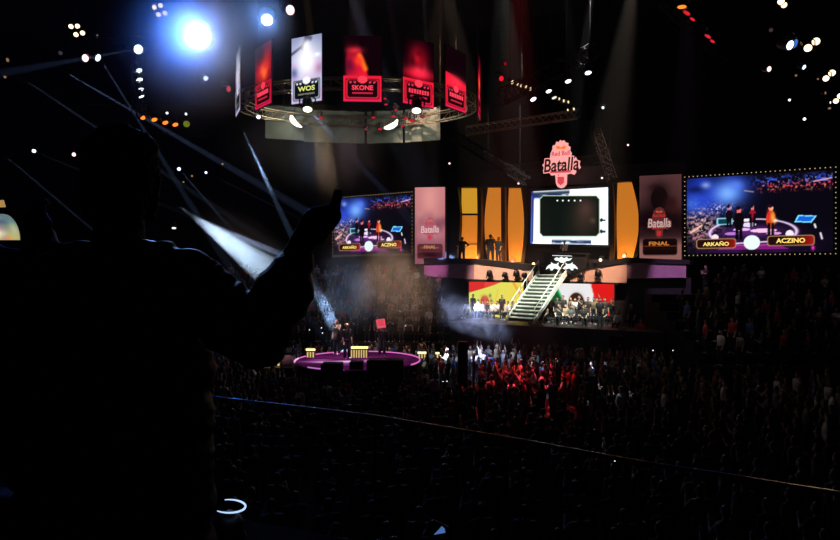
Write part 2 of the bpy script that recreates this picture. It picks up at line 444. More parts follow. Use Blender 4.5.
# ------------------------------------------------------------------ emblem (crowned sign)
def emblem(root, l, sx, sy, k, pink, dark, red, orange, y0=-.1, full=True):
    """sx,sy pixel centre; k scale relative to the big sign (emblem about 37 px wide)"""
    def q(pts): return l.pts([(sx+(x-561)*k, sy+(y-164)*k) for x, y in pts])
    sil = [(557,141.5), (559,142.6), (560.5,140.2), (562.5,141.2), (564.5,140.4), (565.8,142.6), (568.5,143.2), (568.2,145.5), (570.6,147), (570.2,150.5), (571.8,153), (571.2,158.2), (573.5,160), (576,157.2), (577.5,160.2), (580.3,160.8), (579.6,164.5), (581,167.8), (578,169.5), (575,169.2), (576.4,172), (574.5,174.8), (570.5,173.6), (567.3,174.4), (566.8,184.3), (564,187.6), (561,188.3), (558,187), (556.4,184), (555.5,175), (551.5,175.6), (549.8,173), (546,172.8), (543.2,171), (544.8,168.4), (542.6,165.2), (545,163.2), (550,161.8), (550.2,158.5), (551,153.4), (552.6,150), (553.2,145.8), (555.6,145.2)]
    b = MB(); b.prism(q(sil), y0, y0+.12); root = b.build('emblem_plate', pink, root)
    b = MB()
    b.prism(q([(556,147), (559,146), (561.5,148), (564,146), (567,147), (565,149.5), (561.5,149), (558,149.6)]), y0-.03, y0-.01)
    b.build('emblem_crest', orange, root)
    x, z = q([(561.2, 153.6)])[0]; w = q([(571, 150)])[0][0]-q([(552, 150)])[0][0]
    hpx = q([(561, 150)])[0][1]-q([(561, 155.5)])[0][1]
    text_mesh('emblem_lettering', 'Red Bull', hpx*.85, red, root, (x, y0-.03, z), w*.94, .02)
    # blackletter word built from slanted strokes over the default lettering
    x, z = q([(561.8, 164.8)])[0]; w = q([(580, 150)])[0][0]-q([(544, 150)])[0][0]; h = q([(561, 158)])[0][1]-q([(561, 171.5)])[0][1]
    text_mesh('emblem_outline', 'Batalla', h*1.14, pink, root, (x, y0-.018, z), w*1.02, .08, .12)
    text_mesh('emblem_lettering', 'Batalla', h*1.0, dark, root, (x, y0-.035, z), w*.97, .018, .12)
    b = MB()
    b.prism(q([(556, 166), (567, 165.4), (567, 166.1), (556, 166.8)]), y0-.04, y0-.02)
    b.build('emblem_stroke', dark, root)
    b = MB(); b.prism(q([(550,171.8), (572,170.6), (571,172.6), (551,173.4)]), y0-.03, y0-.01); b.build('emblem_ribbon', red, root)
    b = MB(); b.prism(q([(558,177), (564.5,177), (564.5,183), (561,185.5), (558,183)]), y0-.03, y0-.01); b.prism(q([(558.6,176), (559.6,176), (559.6,174.6), (558.6,174.6)]), y0-.03, y0-.01); b.build('emblem_fist', red, root)
PINK = emit('sign_pink', L3(250, 166, 162), 1.1, True)
SREDD = emit('sign_red', L3(226, 70, 84), 1.0); SOR = emit('sign_orange', L3(255, 120, 40), 1.1); SDK = emit('sign_dark', L3(40, 8, 10), 1.0)
l = Loc(561, 188, 1.2)
em = thing('hanging_sign', 'glowing pink crowned emblem sign hanging above the main screen', 'sign', l.loc, SR)
emblem(em, l, 561, 164, 1.0, PINK, SDK, SREDD, SOR)
b = MB(); 
for x in (553, 570):
    a, z = l.xz(x, 150); a2, z2 = l.xz(x, 132); b.tube([(a, .3, z), (a, .3, z2)], .015)
b.build('hanging_cable', TRUSSD, em)

# ------------------------------------------------------------------ tall banners either side of the stage
def paint_pink_wash(U, V):
    p = Pic(U, V, (186, 112, 118), .4); n = p.noise(4, 9, 11); n2 = p.noise(10, 24, 12)
    p.mix(np.clip(1-V*1.6, 0, 1), (206, 132, 132), .8); p.mix(np.exp(-((U-.5)/.3)**2-((V-.15)/.25)**2), (232, 158, 150), .8)  # pink light wash, strongest near the top, painted into the image
    p.mix(np.clip(V*1.5-.5, 0, 1), (120, 66, 84), .75)
    p.mix(np.exp(-((V-.5)/.13)**2)*np.clip(n*2.2-.9, 0, 1), (106, 60, 78), .7)
    p.blob(.12, .35, .12, .05, (205, 150, 150), .5)
    p.blob(.5, .62, .5, .07, (205, 140, 150), .6*1)
    p.rrect(.08, .74, .92, .93, .03, (70, 22, 34)); p.rrect(.1, .75, .9, .82, .02, (92, 44, 44)); p.rect(.2, .775, .8, .795, (170, 104, 74), .55)
    p.rect(.12, .835, .88, .842, (140, 74, 70), .7); p.blob(.5, .88, .28, .02, (24, 6, 14), .9)
    return p.out()
def paint_brown(U, V):
    p = Pic(U, V, (70, 40, 42), .5); n = p.noise(5, 10, 21)
    p.mix(np.clip(1-V*2.2, 0, 1), (84, 52, 54), 1)
    p.blob(.48, .26, .2, .13, (18, 7, 9), .95, soft=False); p.blob(.48, .26, .28, .17, (16, 6, 8), .9); p.blob(.3, .48, .42, .14, (14, 5, 7), .95); p.blob(.78, .42, .2, .12, (62, 24, 22), .9); p.blob(.75, .3, .13, .06, (40, 16, 16), .9); p.blob(.6, .5, .5, .1, (12, 4, 6), .9); p.blob(.4, .13, .2, .04, (26, 12, 14), .8)
    p.mix(np.exp(-((V-.55)/.12)**2), (16, 5, 8), .7); p.mix(np.clip(n-.5, 0, 1), (100, 54, 50), .3)
    p.mix(np.clip((V-.68)*10, 0, 1), (148, 98, 92), .95)
    p.rrect(.08, .7, .9, .88, .03, (18, 6, 6)); p.rect(.1, .775, .9, .785, (120, 60, 30), .8); p.rect(.1, .81, .9, .817, (80, 40, 30), .7)
    return p.out()
def tall_banner(tl, tr, br, bl, paint, label, off, text, ecol, k, ctr, mul):
    l = Loc((bl[0]+br[0])/2, bl[1], off)
    root = thing('stage_banner', label, 'banner', l.loc, SR, 'tall banners flanking the stage')
    c = l.pts([tl, tr, br, bl])
    b = MB(); b.prism([(c[0][0]-.07, c[0][1]+.07), (c[1][0]+.07, c[1][1]+.07), (c[2][0]+.07, c[2][1]-.07), (c[3][0]-.07, c[3][1]-.07)], .02, .18); b.build('frame', BLACK, root)
    grid_screen('print', c, 60, 110, paint, screenmat('glowing_print', mul, True), root)  # print emits its own colours in place of lamps lighting it
    emblem(root, l, ctr[0], ctr[1], k, *ecol, y0=-.06)
    x, z = l.xz(*text[0]); h = l.xz(0, 100)[1]-l.xz(0, 100)[1]
    text_mesh('title_lettering', 'FINAL', .26, text[1], root, (x, -.03, z), text[2], .03)
    return root
tall_banner((415,187.5), (445,187), (445,264), (415,264), paint_pink_wash, 'tall pink final banner beside the left amber panels', .4, ((430,247), emit('t1', L3(196, 128, 96), 1), 1.1),
            (emit('ep1', L3(170, 96, 108), 1), emit('ed1', L3(226, 180, 184), 1), emit('er1', L3(196, 60, 84), 1), emit('eo1', L3(220, 100, 90), 1)), .52, (430, 229), 1.0)
tall_banner((639.5,176), (681.5,174), (681.5,266), (639.5,266), paint_brown, 'tall dark brown final banner beside the right wide screen', .4, ((659,243.5), emit('t2', L3(206, 122, 46), 1), 1.25),
            (emit('ep2', L3(92, 40, 42), 1), emit('ed2', L3(200, 165, 160), 1), emit('er2', L3(190, 44, 40), 1), emit('eo2', L3(200, 80, 40), 1)), .66, (659, 222.5), 1.0)

# ------------------------------------------------------------------ balcony
PEACH = mat('fascia_cloth', (.72, .46, .36, 1), .7, noise=.06, scale=2)
PURP = mat('fascia_plum', (.42, .22, .34, 1), .7, noise=.1, scale=2)
l = Loc(545, 280, 1.4)
bal = thing('stage_balcony', 'stage balcony with a pale fascia band above the flag screens', 'stage', l.loc, SR)
b = MB(); b.prism(l.pts([(474,263.2), (534,270.6), (532,281.5), (474,279.5)]), 0, .12); b.build('fascia', PEACH, bal)['label'] = 'peach fascia band left of the stairs'
b = MB(); b.prism(l.pts([(557,274), (627,262.5), (626.5,283), (557,281)]), 0, .12); b.build('fascia', PEACH, bal)['label'] = 'peach fascia band right of the stairs'
b = MB(); b.prism(l.pts([(424,264), (474,263.2), (474,279.5), (424,276)]), .03, .12); b.build('fascia', PURP, bal)
b = MB(); b.prism(l.pts([(627,262.5), (686,264), (686,277.5), (627,278.5)]), .03, .12); b.build('fascia', PURP, bal)
b = MB(); b.prism(l.pts([(424,258), (475,258.5), (535,265), (558,269), (628,257.5), (690,260), (690,264.2), (627,262.8), (557,274.3), (534,271), (474,263.5), (424,264.2)]), -.05, 1.9); b.build('deck', BLACK, bal)
b = MB(); b.prism(l.pts([(465,279), (532,281), (532,283), (465,281.5)]), -.06, .3); b.prism(l.pts([(550,281), (617,283), (617,285), (550,283)]), -.06, .3); b.build('lower_ledge', BLACK, bal)
# dark understage wall
b = MB(); b.prism(l.pts([(430,276), (690,278), (690,340), (430,335)]), .5, .9); b.build('understage_wall', BLACK, bal)
# deck in front for guests
g = Loc(545, 322, 1.4)
b = MB()
pts = [SW(-6.5, 1.0, 0), SW(7.2, 1.0, 0), SW(7.2, 6.2, 0), SW(-6.5, 6.2, 0)]
b.prismz([(p.x, p.y) for p in pts], GZ, 1.45); o = b.build('guest_platform', mat('platform_black', (.03, .018, .02, 1), .5, noise=.3)); tag(o, 'low dark platform below the balcony carrying the seated guests', 'platform')

# flag screens
def paint_spain(U, V):
    p = Pic(U, V, (238, 224, 92), 2.2)
    p.mix(np.clip(1.1-U*1.3, 0, 1), (214, 232, 104), .8); p.mix(np.clip(U*2-1.2, 0, 1), (250, 206, 86), .6)
    p.poly([(0, -.01), (.6, -.01), (.45, .1), (0, .36)], (222, 48, 44)); p.poly([(.3, -.01), (.62, -.01), (.45, .1), (.3, .16)], (235, 90, 70), .6)
    p.line(.82, .0, 1.0, .45, .05, (236, 150, 50), .8); p.line(.55, .2, .42, 1.0, .03, (240, 190, 60), .6)
    p.blob(.3, .62, .085, .2, (205, 62, 62), .9, soft=False); p.blob(.3, .45, .06, .06, (222, 110, 80), .9); p.blob(.3, .64, .035, .1, (232, 130, 120), .8, soft=False)
    for x, y in ((.18,.6), (.42,.55), (.4,.4), (.2,.8), (.43,.75)): p.blob(x, y, .02, .05, (90, 60, 50), .8)
    return p.out()
def paint_mexico(U, V):
    p = Pic(U, V, (240, 238, 238), 2.2)
    p.poly([(-.1, -.1), (.13, -.1), (.24, .45), (.2, 1.1), (-.1, 1.1)], (8, 88, 44)); p.line(.12, 0, .24, .42, .05, (70, 190, 120), .8)
    p.poly([(.665, -.1), (1.1, -.1), (1.1, 1.1), (.86, 1.1), (.72, .5)], (226, 26, 26)); p.line(.665, 0, .74, .5, .02, (250, 150, 140), .6)
    p.blob(.46, .62, .12, .34, (70, 34, 22), 1, soft=False); p.blob(.47, .5, .07, .16, (42, 26, 20), .9); p.blob(.45, .8, .08, .1, (70, 66, 30), .8)
    return p.out()
for (c, pt, lb, mul) in (([(469,281.8), (523.5,282.6), (523.5,322), (469,312)], paint_spain, 'Spanish flag screen with red corner and coat of arms, left of the stairs', 1.0),
                    ([(546,283), (614,284.4), (614,316), (546,316)], paint_mexico, 'Mexican flag screen in green, white and red, right of the stairs', 1.0)):
    l = Loc((c[2][0]+c[3][0])/2, c[3][1], 1.5)
    r_ = thing('led_screen', lb, 'screen', l.loc, SR)
    cc = l.pts(c)
    b = MB(); b.prism([(cc[0][0]-.05, cc[0][1]+.05), (cc[1][0]+.05, cc[1][1]+.05), (cc[2][0]+.05, cc[2][1]), (cc[3][0]-.05, cc[3][1])], .02, .15); b.build('casing', BLACK, r_)
    grid_screen('display', cc, 80, 46, pt, screenmat('flag_screen', mul), r_)

# ------------------------------------------------------------------ staircase
STM = mat('stair_white', (.62, .66, .58, 1), .5, noise=.12, scale=3)
top = P(552, 271, 41.2); bot = P(521, 321, 38.6)
run = (bot-top); run.z = 0; rn = run.length; rd = run.normalized(); sd = Vector((-rd.y, rd.x, 0))
ang = math.atan2(rd.y, rd.x)
stc = thing('staircase', 'pale staircase running from the balcony down between the two flag screens', 'stairs', (top.x, top.y, bot.z), ang)
N = 13; hw = 1.02; H = top.z-bot.z
b = MB()
for i in range(N):
    x0 = rn*i/N; z1 = H*(1-(i+1)/(N+1))
    b.box((x0-.02, -hw, z1-.07), (x0+rn/N+.03, hw, z1), 0)
    b.box((x0+.0, -hw, z1-H/(N+1)-.05), (x0+.05, hw, z1-.07) if False else (x0+rn/N-.02, hw, z1-.07), 1)
b.build('flight', [STM, mat('riser_dark', (.05, .055, .05, 1), .7)], stc)
for s in (-1, 1):
    b = MB(); y0, y1 = (s*hw, s*(hw+.1)) if s > 0 else (s*(hw+.1), s*hw)
    vs = [(0, y0, H+.05), (rn+.15, y0, .1), (rn+.15, y0, -.15), (-.1, y0, H-.3), (0, y1, H+.05), (rn+.15, y1, .1), (rn+.15, y1, -.15), (-.1, y1, H-.3)]
    b.add(vs, ((0,1,2,3), (7,6,5,4), (0,4,5,1), (1,5,6,2), (2,6,7,3), (3,7,4,0))); b.build('stringer', STM, stc)
    b = MB(); b.tube([(0, s*(hw+.05), H+.75), (rn+.1, s*(hw+.05), .8)], .03); 
    for i in range(6): t = i/5; b.tube([(rn*t, s*(hw+.05), H*(1-t)+(-.0)), (rn*t, s*(hw+.05), H*(1-t)+.76)], .018)
    b.build('handrail', STM, stc)

# ------------------------------------------------------------------ DJ booth with two-bull emblem
l = Loc(561, 273, 1.6)
dj = thing('dj_booth', 'black booth with a white two-bull emblem at the head of the stairs', 'booth', l.loc, SR)
b = MB(); b.prism(l.pts([(544,253), (586,254), (586,268), (574,273), (552,273), (544,270)]), 0, .9); b.build('cabinet', BLACK, dj)
b = MB(); b.prism(l.pts([(542.5,252), (587,253), (587,254.4), (542.5,253.4)]), -.08, .95); b.build('worktop', BLACK, dj)
bull = [(546,269.5), (547,267), (549.5,264.6), (551.5,264.2), (551.2,262.2), (553,263.6), (556.4,264.2), (558.8,262.4), (558.2,265.4), (561.2,268.6), (558,269.6), (556,268.6), (553.6,268.6), (552.6,270.4), (550.4,270.2), (551,268.6), (548.6,268.2)]
b = MB(); b.prism(l.pts(bull), -.06, -.01); b.build('bull_emblem', WHT, dj)
b = MB(); b.prism(l.pts([(563+(561-x)*1.0+.0, y) for x, y in bull]), -.06, -.01); b.build('bull_emblem', WHT, dj)
b = MB(); b.prism(l.pts([(554.5,258.6), (557,257.2), (559,258.4), (561.5,256.6), (564,258.4), (567,257), (568.6,258.8), (572.4,258), (570,260.6), (566,261.2), (564.2,262.8), (560.8,262.6), (558.6,260.8), (555.6,260.6)]), -.06, -.01); b.build('crest_emblem', WHT, dj)
b = MB(); b.prism(l.pts([(552.5,255.2), (572,255.8), (572,256.3), (552.5,255.7)]), -.06, -.01); b.build('crest_line', WHT, dj)

# =================================================================== oval truss with banners over the disc
RC = Vector((-3.08, 29.3, 0)); RA, RB = 5.86, 3.5
def ringpt(th, z, ka=1.0): return Vector((RC.x+RA*ka*math.sin(th), RC.y-RB*ka*math.cos(th), z))
ot = thing('oval_truss', 'large oval lighting truss hung above the round stage, ringed with banners', 'truss', (RC.x, RC.y, 12.9))
def rel(v): return v-Vector((RC.x, RC.y, 12.9))
NS = 48
for (ka, z) in ((1.0, 13.3), (1.0, 12.85), (.92, 13.3), (.92, 12.85)):
    b = MB(); b.tube([rel(ringpt(2*math.pi*i/NS, z, ka)) for i in range(NS)], .032, 6, True); b.build('chord', TRUSSM, ot, smooth=True)
b = MB()
for i in range(NS):
    a0, a1 = 2*math.pi*i/NS, 2*math.pi*(i+1)/NS
    b.tube([rel(ringpt(a0, 13.3)), rel(ringpt(a1, 12.85))], .016, 4); b.tube([rel(ringpt(a0, 13.3)), rel(ringpt(a0, 12.85))], .016, 4)
    b.tube([rel(ringpt(a0, 13.3, .92)), rel(ringpt(a1, 12.85, .92))], .016, 4); b.tube([rel(ringpt(a0, 12.85)), rel(ringpt(a0, 12.85, .92))], .016, 4)
b.build('brace', TRUSSM, ot)
b = MB()
for i in range(0, NS, 6): b.tube([rel(ringpt(2*math.pi*i/NS, 13.3)), rel(ringpt(2*math.pi*i/NS, 24))], .01, 4)
b.build('hanging_cable', TRUSSD, ot)

def solve_th(px, near=True):
    best = None
    for i in range(-900, 901):
        th = R(i/10) if near else math.pi-R(i/10)
        v = ringpt(th, 0, 1.04); e = abs(420+F*v.x/v.y-px)
        if best is None or e < best[0]: best = (e, th)
    return best[1]
BR = emit('b_plate', L3(20, 6, 10), 1.0)
def paint_red(seed, shape):
    def f(U, V):
        p = Pic(U, V, (14, 2, 6), .62); n = p.noise(5, 8, seed)
        if shape == 0:      # slanted figure, black right side
            m = np.clip((.38-U+V*.5)*14, 0, 1)*np.clip((.66-V)*20, 0, 1)*np.clip((V-.02)*3, 0, 1)*np.clip((U-.03)*10, 0, 1)
            p.mix(m*np.clip(V*3.2-.05, 0, 1), (225, 22, 48)); p.mix(m*np.exp(-((U-.1)/.25)**2-((V-.45)/.15)**2), (60, 6, 40), .8)
            p.line(.42, .3, .58, .5, .05, (255, 120, 20), .9); p.blob(.3, .22, .2, .05, (255, 50, 70), .7); p.blob(.4, .38, .12, .07, (255, 60, 40), .9)
            p.mix((V > .6).astype(float), (224, 26, 54))
        elif shape == 1:
            p.c[:] = np.array((6, 0, 4))/255
            p.blob(.5, .3, .28, .2, (200, 16, 34), .95); p.blob(.5, .52, .5, .09, (232, 22, 48), 1); p.mix((V > .6).astype(float), (226, 24, 52))
            p.blob(.55, .47, .25, .09, (255, 50, 80), .8); p.blob(.5, .2, .14, .06, (90, 4, 16), .8); p.blob(.3, .33, .08, .08, (40, 0, 8), .6)
            p.mix(np.clip(n*1.6-.8, 0, 1), (60, 0, 12), .5)
        elif shape == 2:
            p.mix((V > .44).astype(float)*np.clip((V-.36-U*.12)*12, 0, 1), (220, 22, 50)); p.blob(.5, .55, .4, .1, (250, 50, 70), .8)
        else:
            p.blob(.7, .2, .3, .2, (150, 10, 30), .9); p.blob(.5, .42, .6, .25, (230, 14, 42), 1); p.blob(.55, .45, .2, .12, (255, 120, 10), 1); p.blob(.3, .15, .3, .12, (24, 2, 10), .9)
            p.mix((V > .62).astype(float), (180, 16, 50)); p.mix(np.clip(n*1.5-.8, 0, 1), (120, 0, 24), .5)
        p.mix(np.clip(V*8-7.4, 0, 1), (200, 40, 120), .7)
        plate(p, (224, 34, 56), (26, 4, 12), (240, 60, 80))
        return p.out()
    return f
def plate(p, edge, dark, dots):
    p.rrect(.05, .65, .95, .96, .03, [x*.35 for x in edge]); p.rrect(.07, .66, .93, .95, .04, edge); p.rrect(.1, .672, .9, .935, .04, dark)
    for x in (.19, .3, .7, .81): p.blob(x, .705, .035, .014, dots, .9, soft=False)
    p.blob(.5, .665, .13, .055, dots, 1, soft=False)
def paint_white(U, V):
    p = Pic(U, V, (176, 182, 210), .62); n = p.noise(6, 12, 33)
    p.mix(np.clip(1-V*3, 0, 1), (120, 128, 168), .8)
    p.line(.0, .24, .45, .12, .03, (26, 28, 60), .9); p.line(.38, .16, .5, .02, .05, (30, 32, 66), .9); p.line(.5, .02, .62, .04, .05, (24, 24, 50), .9)
    p.mix((V > .35)*np.clip(n*2-.6, 0, 1), (205, 150, 200), .6); p.blob(.1, .53, .12, .08, (50, 50, 120), .8); p.blob(.9, .5, .14, .08, (150, 60, 110), .6)
    p.blob(.5, .36, .33, .26, (255, 252, 255), 1); p.blob(.48, .15, .12, .09, (250, 250, 255), 1); p.blob(.85, .3, .1, .03, (255, 255, 255), .8)
    plate(p, (150, 158, 170), (10, 12, 26), (235, 236, 250))
    return p.out()
def paint_dim(U, V):
    p = Pic(U, V, (20, 26, 24), .8); return p.out()
def ring_banner(px, yaw, w, ztop, zbot, paint, label, text=None, tcol=None, sub=None, res=(44, 70), mul=1.2, off=0):
    th = solve_th(px); v = ringpt(th, zbot, 1.05)
    r_ = thing('hanging_banner', label, 'banner', v, yaw, 'banners around the oval truss')
    H = ztop-zbot
    c = [(-w/2, H), (w/2, H), (w/2, 0), (-w/2, 0)]
    b = MB(); b.prism([(-w/2-.02, H+.02), (w/2+.02, H+.02), (w/2+.02, -.02), (-w/2-.02, -.02)], .015, .07); b.build('banner_frame', BLACK, r_)
    grid_screen('glowing_print', c, res[0], res[1], paint, screenmat('hb', mul, True), r_)  # printed art given its own glow in place of light falling on it
    if text: text_mesh('name_lettering', text, H*.075, tcol, r_, (0, -.02, H*.21), w*.56, .03)
    b = MB(); b.box((-w*.27, -.03, H*.115), (w*.27, -.012, H*.14)); b.build('caption_bar', sub, r_)
    return r_
TR = emit('t_red', L3(250, 62, 84), 1.2); TY = emit('t_yel', L3(205, 210, 110), 1.2); TG = emit('t_grey', L3(110, 112, 90), 1)
TRD = emit('t_reddim', L3(190, 36, 60), 1)
ring_banner(239, R(-66), 1.5, 15.0, 12.15, paint_white, 'white banner seen almost edge-on, first of the ring from the blue glare', None, None, TG)
ring_banner(264, R(-50), 1.62, 14.95, 12.2, paint_red(41, 3), 'red banner with an orange glow, between two white banners', None, None, TRD)
ring_banner(307, R(-24), 1.55, 15.05, 12.2, paint_white, 'white banner reading WOS with an overexposed figure', 'WOS', TY, TG)
ring_banner(362.5, R(3), 1.62, 15.0, 12.2, paint_red(42, 0), 'red banner reading SKONE with a slanted figure', 'SKONE', TR, TRD)
ring_banner(418, R(34), 1.6, 15.0, 12.15, paint_red(43, 1), 'red banner with a broad red figure, one to the right of SKONE', None, None, TRD)
ring_banner(455, R(52), 1.6, 14.9, 12.2, paint_red(44, 2), 'red banner whose upper half is black, on the right end of the oval', None, None, TRD)
ring_banner(478, R(80), 1.4, 15.0, 12.2, paint_red(45, 3), 'red banner seen edge-on as a thin strip, last on the right', None, None, TRD)
# unreadable names as short strokes
def strokes(parent_px, n): pass
for o in [x for x in bpy.data.objects if x.name.startswith('hanging_banner')]:
    if 'figure, one to the right' in o['label'] or 'upper half is black' in o['label'] or 'orange glow' in o['label']:
        b = MB(); nl = 8; w = .95; H = 2.8
        for i in range(nl):
            x = -w/2+w*i/(nl-1)
            b.box((x-.04, -.03, .5), (x-.012, -.012, .68)); b.box((x+.012, -.03, .5), (x+.04, -.012, .68))
            b.box((x-.03, -.03, .5 if i % 2 else .62), (x+.03, -.012, .53 if i % 2 else .68))
        b.build('name_lettering', TR, o)
# far banners seen from behind, lit by the truss lamps
CLOTH = mat('banner_back', (.16, .20, .18, 1), .9, noise=.15, scale=1.5)
for i, (px, lb) in enumerate(((284, 'behind the WOS banner'), (334, 'between WOS and SKONE'), (385, 'right of the curved lamp under SKONE'), (423, 'below the broad red figure banner'))):
    th = solve_th(px, False); v = ringpt(th, 11.95, 1.03)
    wd = (2.0, 3.3, 2.0, 2.0)[i]
    r_ = thing('hanging_banner', 'unlit grey back of a far banner, '+lb, 'banner', v, R((18, 8, -8, -18)[i]), 'banners around the oval truss')
    b = MB()
    n = 10
    for k in range(n):
        x0, x1 = -wd/2+wd*k/n, -wd/2+wd*(k+1)/n
        b.add([(x0, .01*math.sin(k), 0), (x1, .01*math.sin(k+1), 0), (x1, .01*math.sin(k+1), 1.75), (x0, .01*math.sin(k), 1.75)], [(0,1,2,3)])
    o = b.build('cloth', CLOTH, r_); md = o.modifiers.new('s', 'SOLIDIFY'); md.thickness = .03
    b = MB(); b.tube([(-wd/2, 0, 1.76), (wd/2, 0, 1.76)], .025); b.build('top_rail', TRUSSD, r_)

# =================================================================== trusses
def truss(p0, p1, s, label, n, m=TRUSSD, r=.03, hang=False):
    d = p1-p0; Ln = d.length; t = d.normalized()
    ref = Vector((0,0,1)) if abs(t.z) < .9 else Vector((0,1,0))
    u = t.cross(ref).normalized(); w = u.cross(t)
    root = thing('light_truss', label, 'truss', p0)
    cs = [(u*a+w*c)*s/2 for a, c in ((1,1), (-1,1), (-1,-1), (1,-1))]
    for c in cs:
        b = MB(); b.tube([c, c+d], r, 6); b.build('chord', m, root)
    b = MB()
    for i in range(n):
        a, e = d*(i/n), d*((i+1)/n)
        for k in range(4): b.tube([cs[k]+a, cs[(k+1) % 4]+e], r*.6, 4)
        for k in range(4): b.tube([cs[k]+a, cs[(k+1) % 4]+a], r*.5, 4)
    b.build('brace', m, root)
    if hang:
        b = MB()
        for q in (.1, .5, .9): b.tube([d*q, Vector((d.x*q, d.y*q, 24-p0.z))], .012, 4)
        b.build('hanging_cable', m, root)
    return root
truss(P(466,131,34), P(578,114,34), .45, 'thin straight truss running right from the ring of banners', 18, TRUSSM, .02, True)
truss(P(500,98,30), P(600,48,30), .7, 'sloping truss with white lamps, right of the banners', 12, TRUSSD, .03, True)
truss(P(505,170,45.2), P(610,158,42.8), .6, 'dark truss carrying the pink emblem sign', 16, TRUSSD, .03, True)
truss(P(448,132,36), P(528,182,36), .5, 'dark sloping truss left of the emblem sign', 12, mat('truss_black', (.008, .006, .006, 1), .9, 0, spec=.1), .03, True)
truss(P(592,120,38), P(612,180,38), .5, 'dark steep truss above the right amber panel', 10, mat('truss_black', (.008, .006, .006, 1), .9, 0, spec=.1), .03, True)
truss(P(139,40,28), P(139,118,28), .45, 'upright truss with a column of white lamps, left of the blue glare', 9, TRUSSD, .025, True)
truss(P(60,43,28), P(215,43,28), .45, 'level truss above the column of white lamps', 16, TRUSSD, .025, True)
truss(P(132,128,33), P(205,133,33), .4, 'short truss carrying four orange lamps', 9, TRUSSD, .025, True)
truss(P(770,-10,26), P(850,110,24), .5, 'steep truss of warm lamps in the upper right corner', 14, TRUSSD, .025, True)
truss(P(665,0,28), P(730,60,28), .5, 'steep truss of red lamps in the upper right', 10, TRUSSD, .025, True)

# =================================================================== stage lights
def lamp_proto():
    r_ = put('spotlight', None)
    b = MB(); b.lathe([(.05,-.42), (.13,-.40), (.17,-.25), (.15,-.05), (.19,0), (.19,.05)], 14, Matrix.Rotation(R(90), 4, 'X'), cap=True); ho = b.build('housing', HOUS, r_, smooth=False)
    b = MB(); b.lathe([(.001,.058), (.09,.056), (.14,.053), (.15,.048)], 18, Matrix.Rotation(R(90), 4, 'X'), cap=False); le = b.build('lens', HOUS, ho, smooth=True)
    b = MB(); b.tube([(-.24,.15,0), (-.24,.18,.25), (-.1,.2,.36), (.1,.2,.36), (.24,.18,.25), (.24,.15,0)], .025, 5); b.build('yoke', HOUS, r_)
    return r_
proto = lamp_proto(); proto_kids = list(proto.children); used = [False]
def stage_light(px, py, Y, rpx, col, label, face=(0,0), roll=0, group=None, loc=None):
    """face: yaw/pitch (deg) away from looking at the camera"""
    if not used[0]: r_ = proto; kids = list(proto.children_recursive); used[0] = True; later = False
    else:
        r_ = proto.copy(); COL.objects.link(r_); kids = []
        for c in proto_kids:
            d = c.copy(); COL.objects.link(d); d.parent = r_; kids.append(d)
            for g in c.children: h_ = g.copy(); COL.objects.link(h_); h_.parent = d; kids.append(h_)
    v = loc if loc is not None else P(px, py, Y)
    tag(r_, label, 'light', group); r_.location = v
    dirv = (Vector((0,0,CAMZ))-v).normalized()
    q = dirv.to_track_quat('-Y', 'Z').to_matrix()
    q = Matrix.Rotation(R(roll), 3, dirv) @ q @ Euler((R(face[1]), 0, R(face[0]))).to_matrix()
    r_.rotation_euler = q.to_euler()
    if rpx > 12:
        for k in kids:
            if k.name.startswith('yoke'): kids = [j for j in kids if j is not k]; bpy.data.objects.remove(k)
    s = rpx*.87/F*v.y/.15; r_.scale = (s, s, s)
    for k in kids:
        if k.name.startswith('lens'): k.material_slots[0].link = 'OBJECT'; k.material_slots[0].material = col
    return r_
WARM = emit('lens_warm', L3(255, 226, 180), 2.5); COOL = emit('lens_cool', L3(235, 244, 255), 3); BLUEW = emit('lens_bluewhite', L3(190, 215, 255), 3)
ORG = emit('lens_orange', L3(255, 130, 40), 1.6); REDL = emit('lens_red', L3(230, 30, 50), 1.0); PNK = emit('lens_pinkwhite', L3(255, 215, 215), 2)
YG = emit('lens_yellowgreen', L3(120, 130, 30), .7); DIMW = emit('lens_dimwarm', L3(140, 110, 80), 1); HUGE = emit('lens_glare', L3(225, 240, 255), 60); DIMB = emit('lens_dimblue', L3(60, 110, 230), 1)
PO = 'lamp of the upper warm four-lamp cluster beside the blue glare'
for (c, pts) in (('warm four-lamp cluster near the upper left corner', ((71,26.5,'upper left'), (77.5,26.2,'upper right'), (76,34.6,'lower left'), (82.5,33,'lower right'))),
                 ('warm four-lamp cluster just left of the blue glare', ((154.5,7.5,'upper left'), (160.5,5.5,'upper right'), (158.5,14.5,'lower left'), (165,13,'lower right')))):
    for x, y, w in pts: stage_light(x, y, 27, 2.6, WARM, w+' lamp of the '+c, group='warm blinder lamps')
stage_light(84.5, 58, 28, 4.2, PNK, 'round pinkish white lamp left of the pale blue oval one', (35,0), group='lamps on the left truss')
stage_light(97, 57.3, 28, 4.2, BLUEW, 'pale blue oval lamp beside the pinkish white one', (52,0), -20, 'lamps on the left truss')
stage_light(137.5, 49, 27.6, 5.4, COOL, 'large white lamp topping the column of small lamps', (30,0), -15, 'lamps on the left truss')
for i, (x, y, r_, f) in enumerate(((138.5,70,3.6,50), (139,79.2,3.6,54), (140,89,3.6,60), (141,95.8,3.2,72))):
    stage_light(x, y, 27.1, r_, COOL, ('topmost', 'second', 'third', 'lowest')[i]+' small lamp of the white column on the left', (0,f), 30, 'white column lamps')
for i, (x, y) in enumerate(((143,117), (154,119), (165,122), (175,124))):
    stage_light(x, y, 32, 3.3, ORG, ('first', 'second', 'third', 'fourth')[i]+' orange lamp from the left in the row above the spectator', (0,52), 25, 'row of orange lamps')
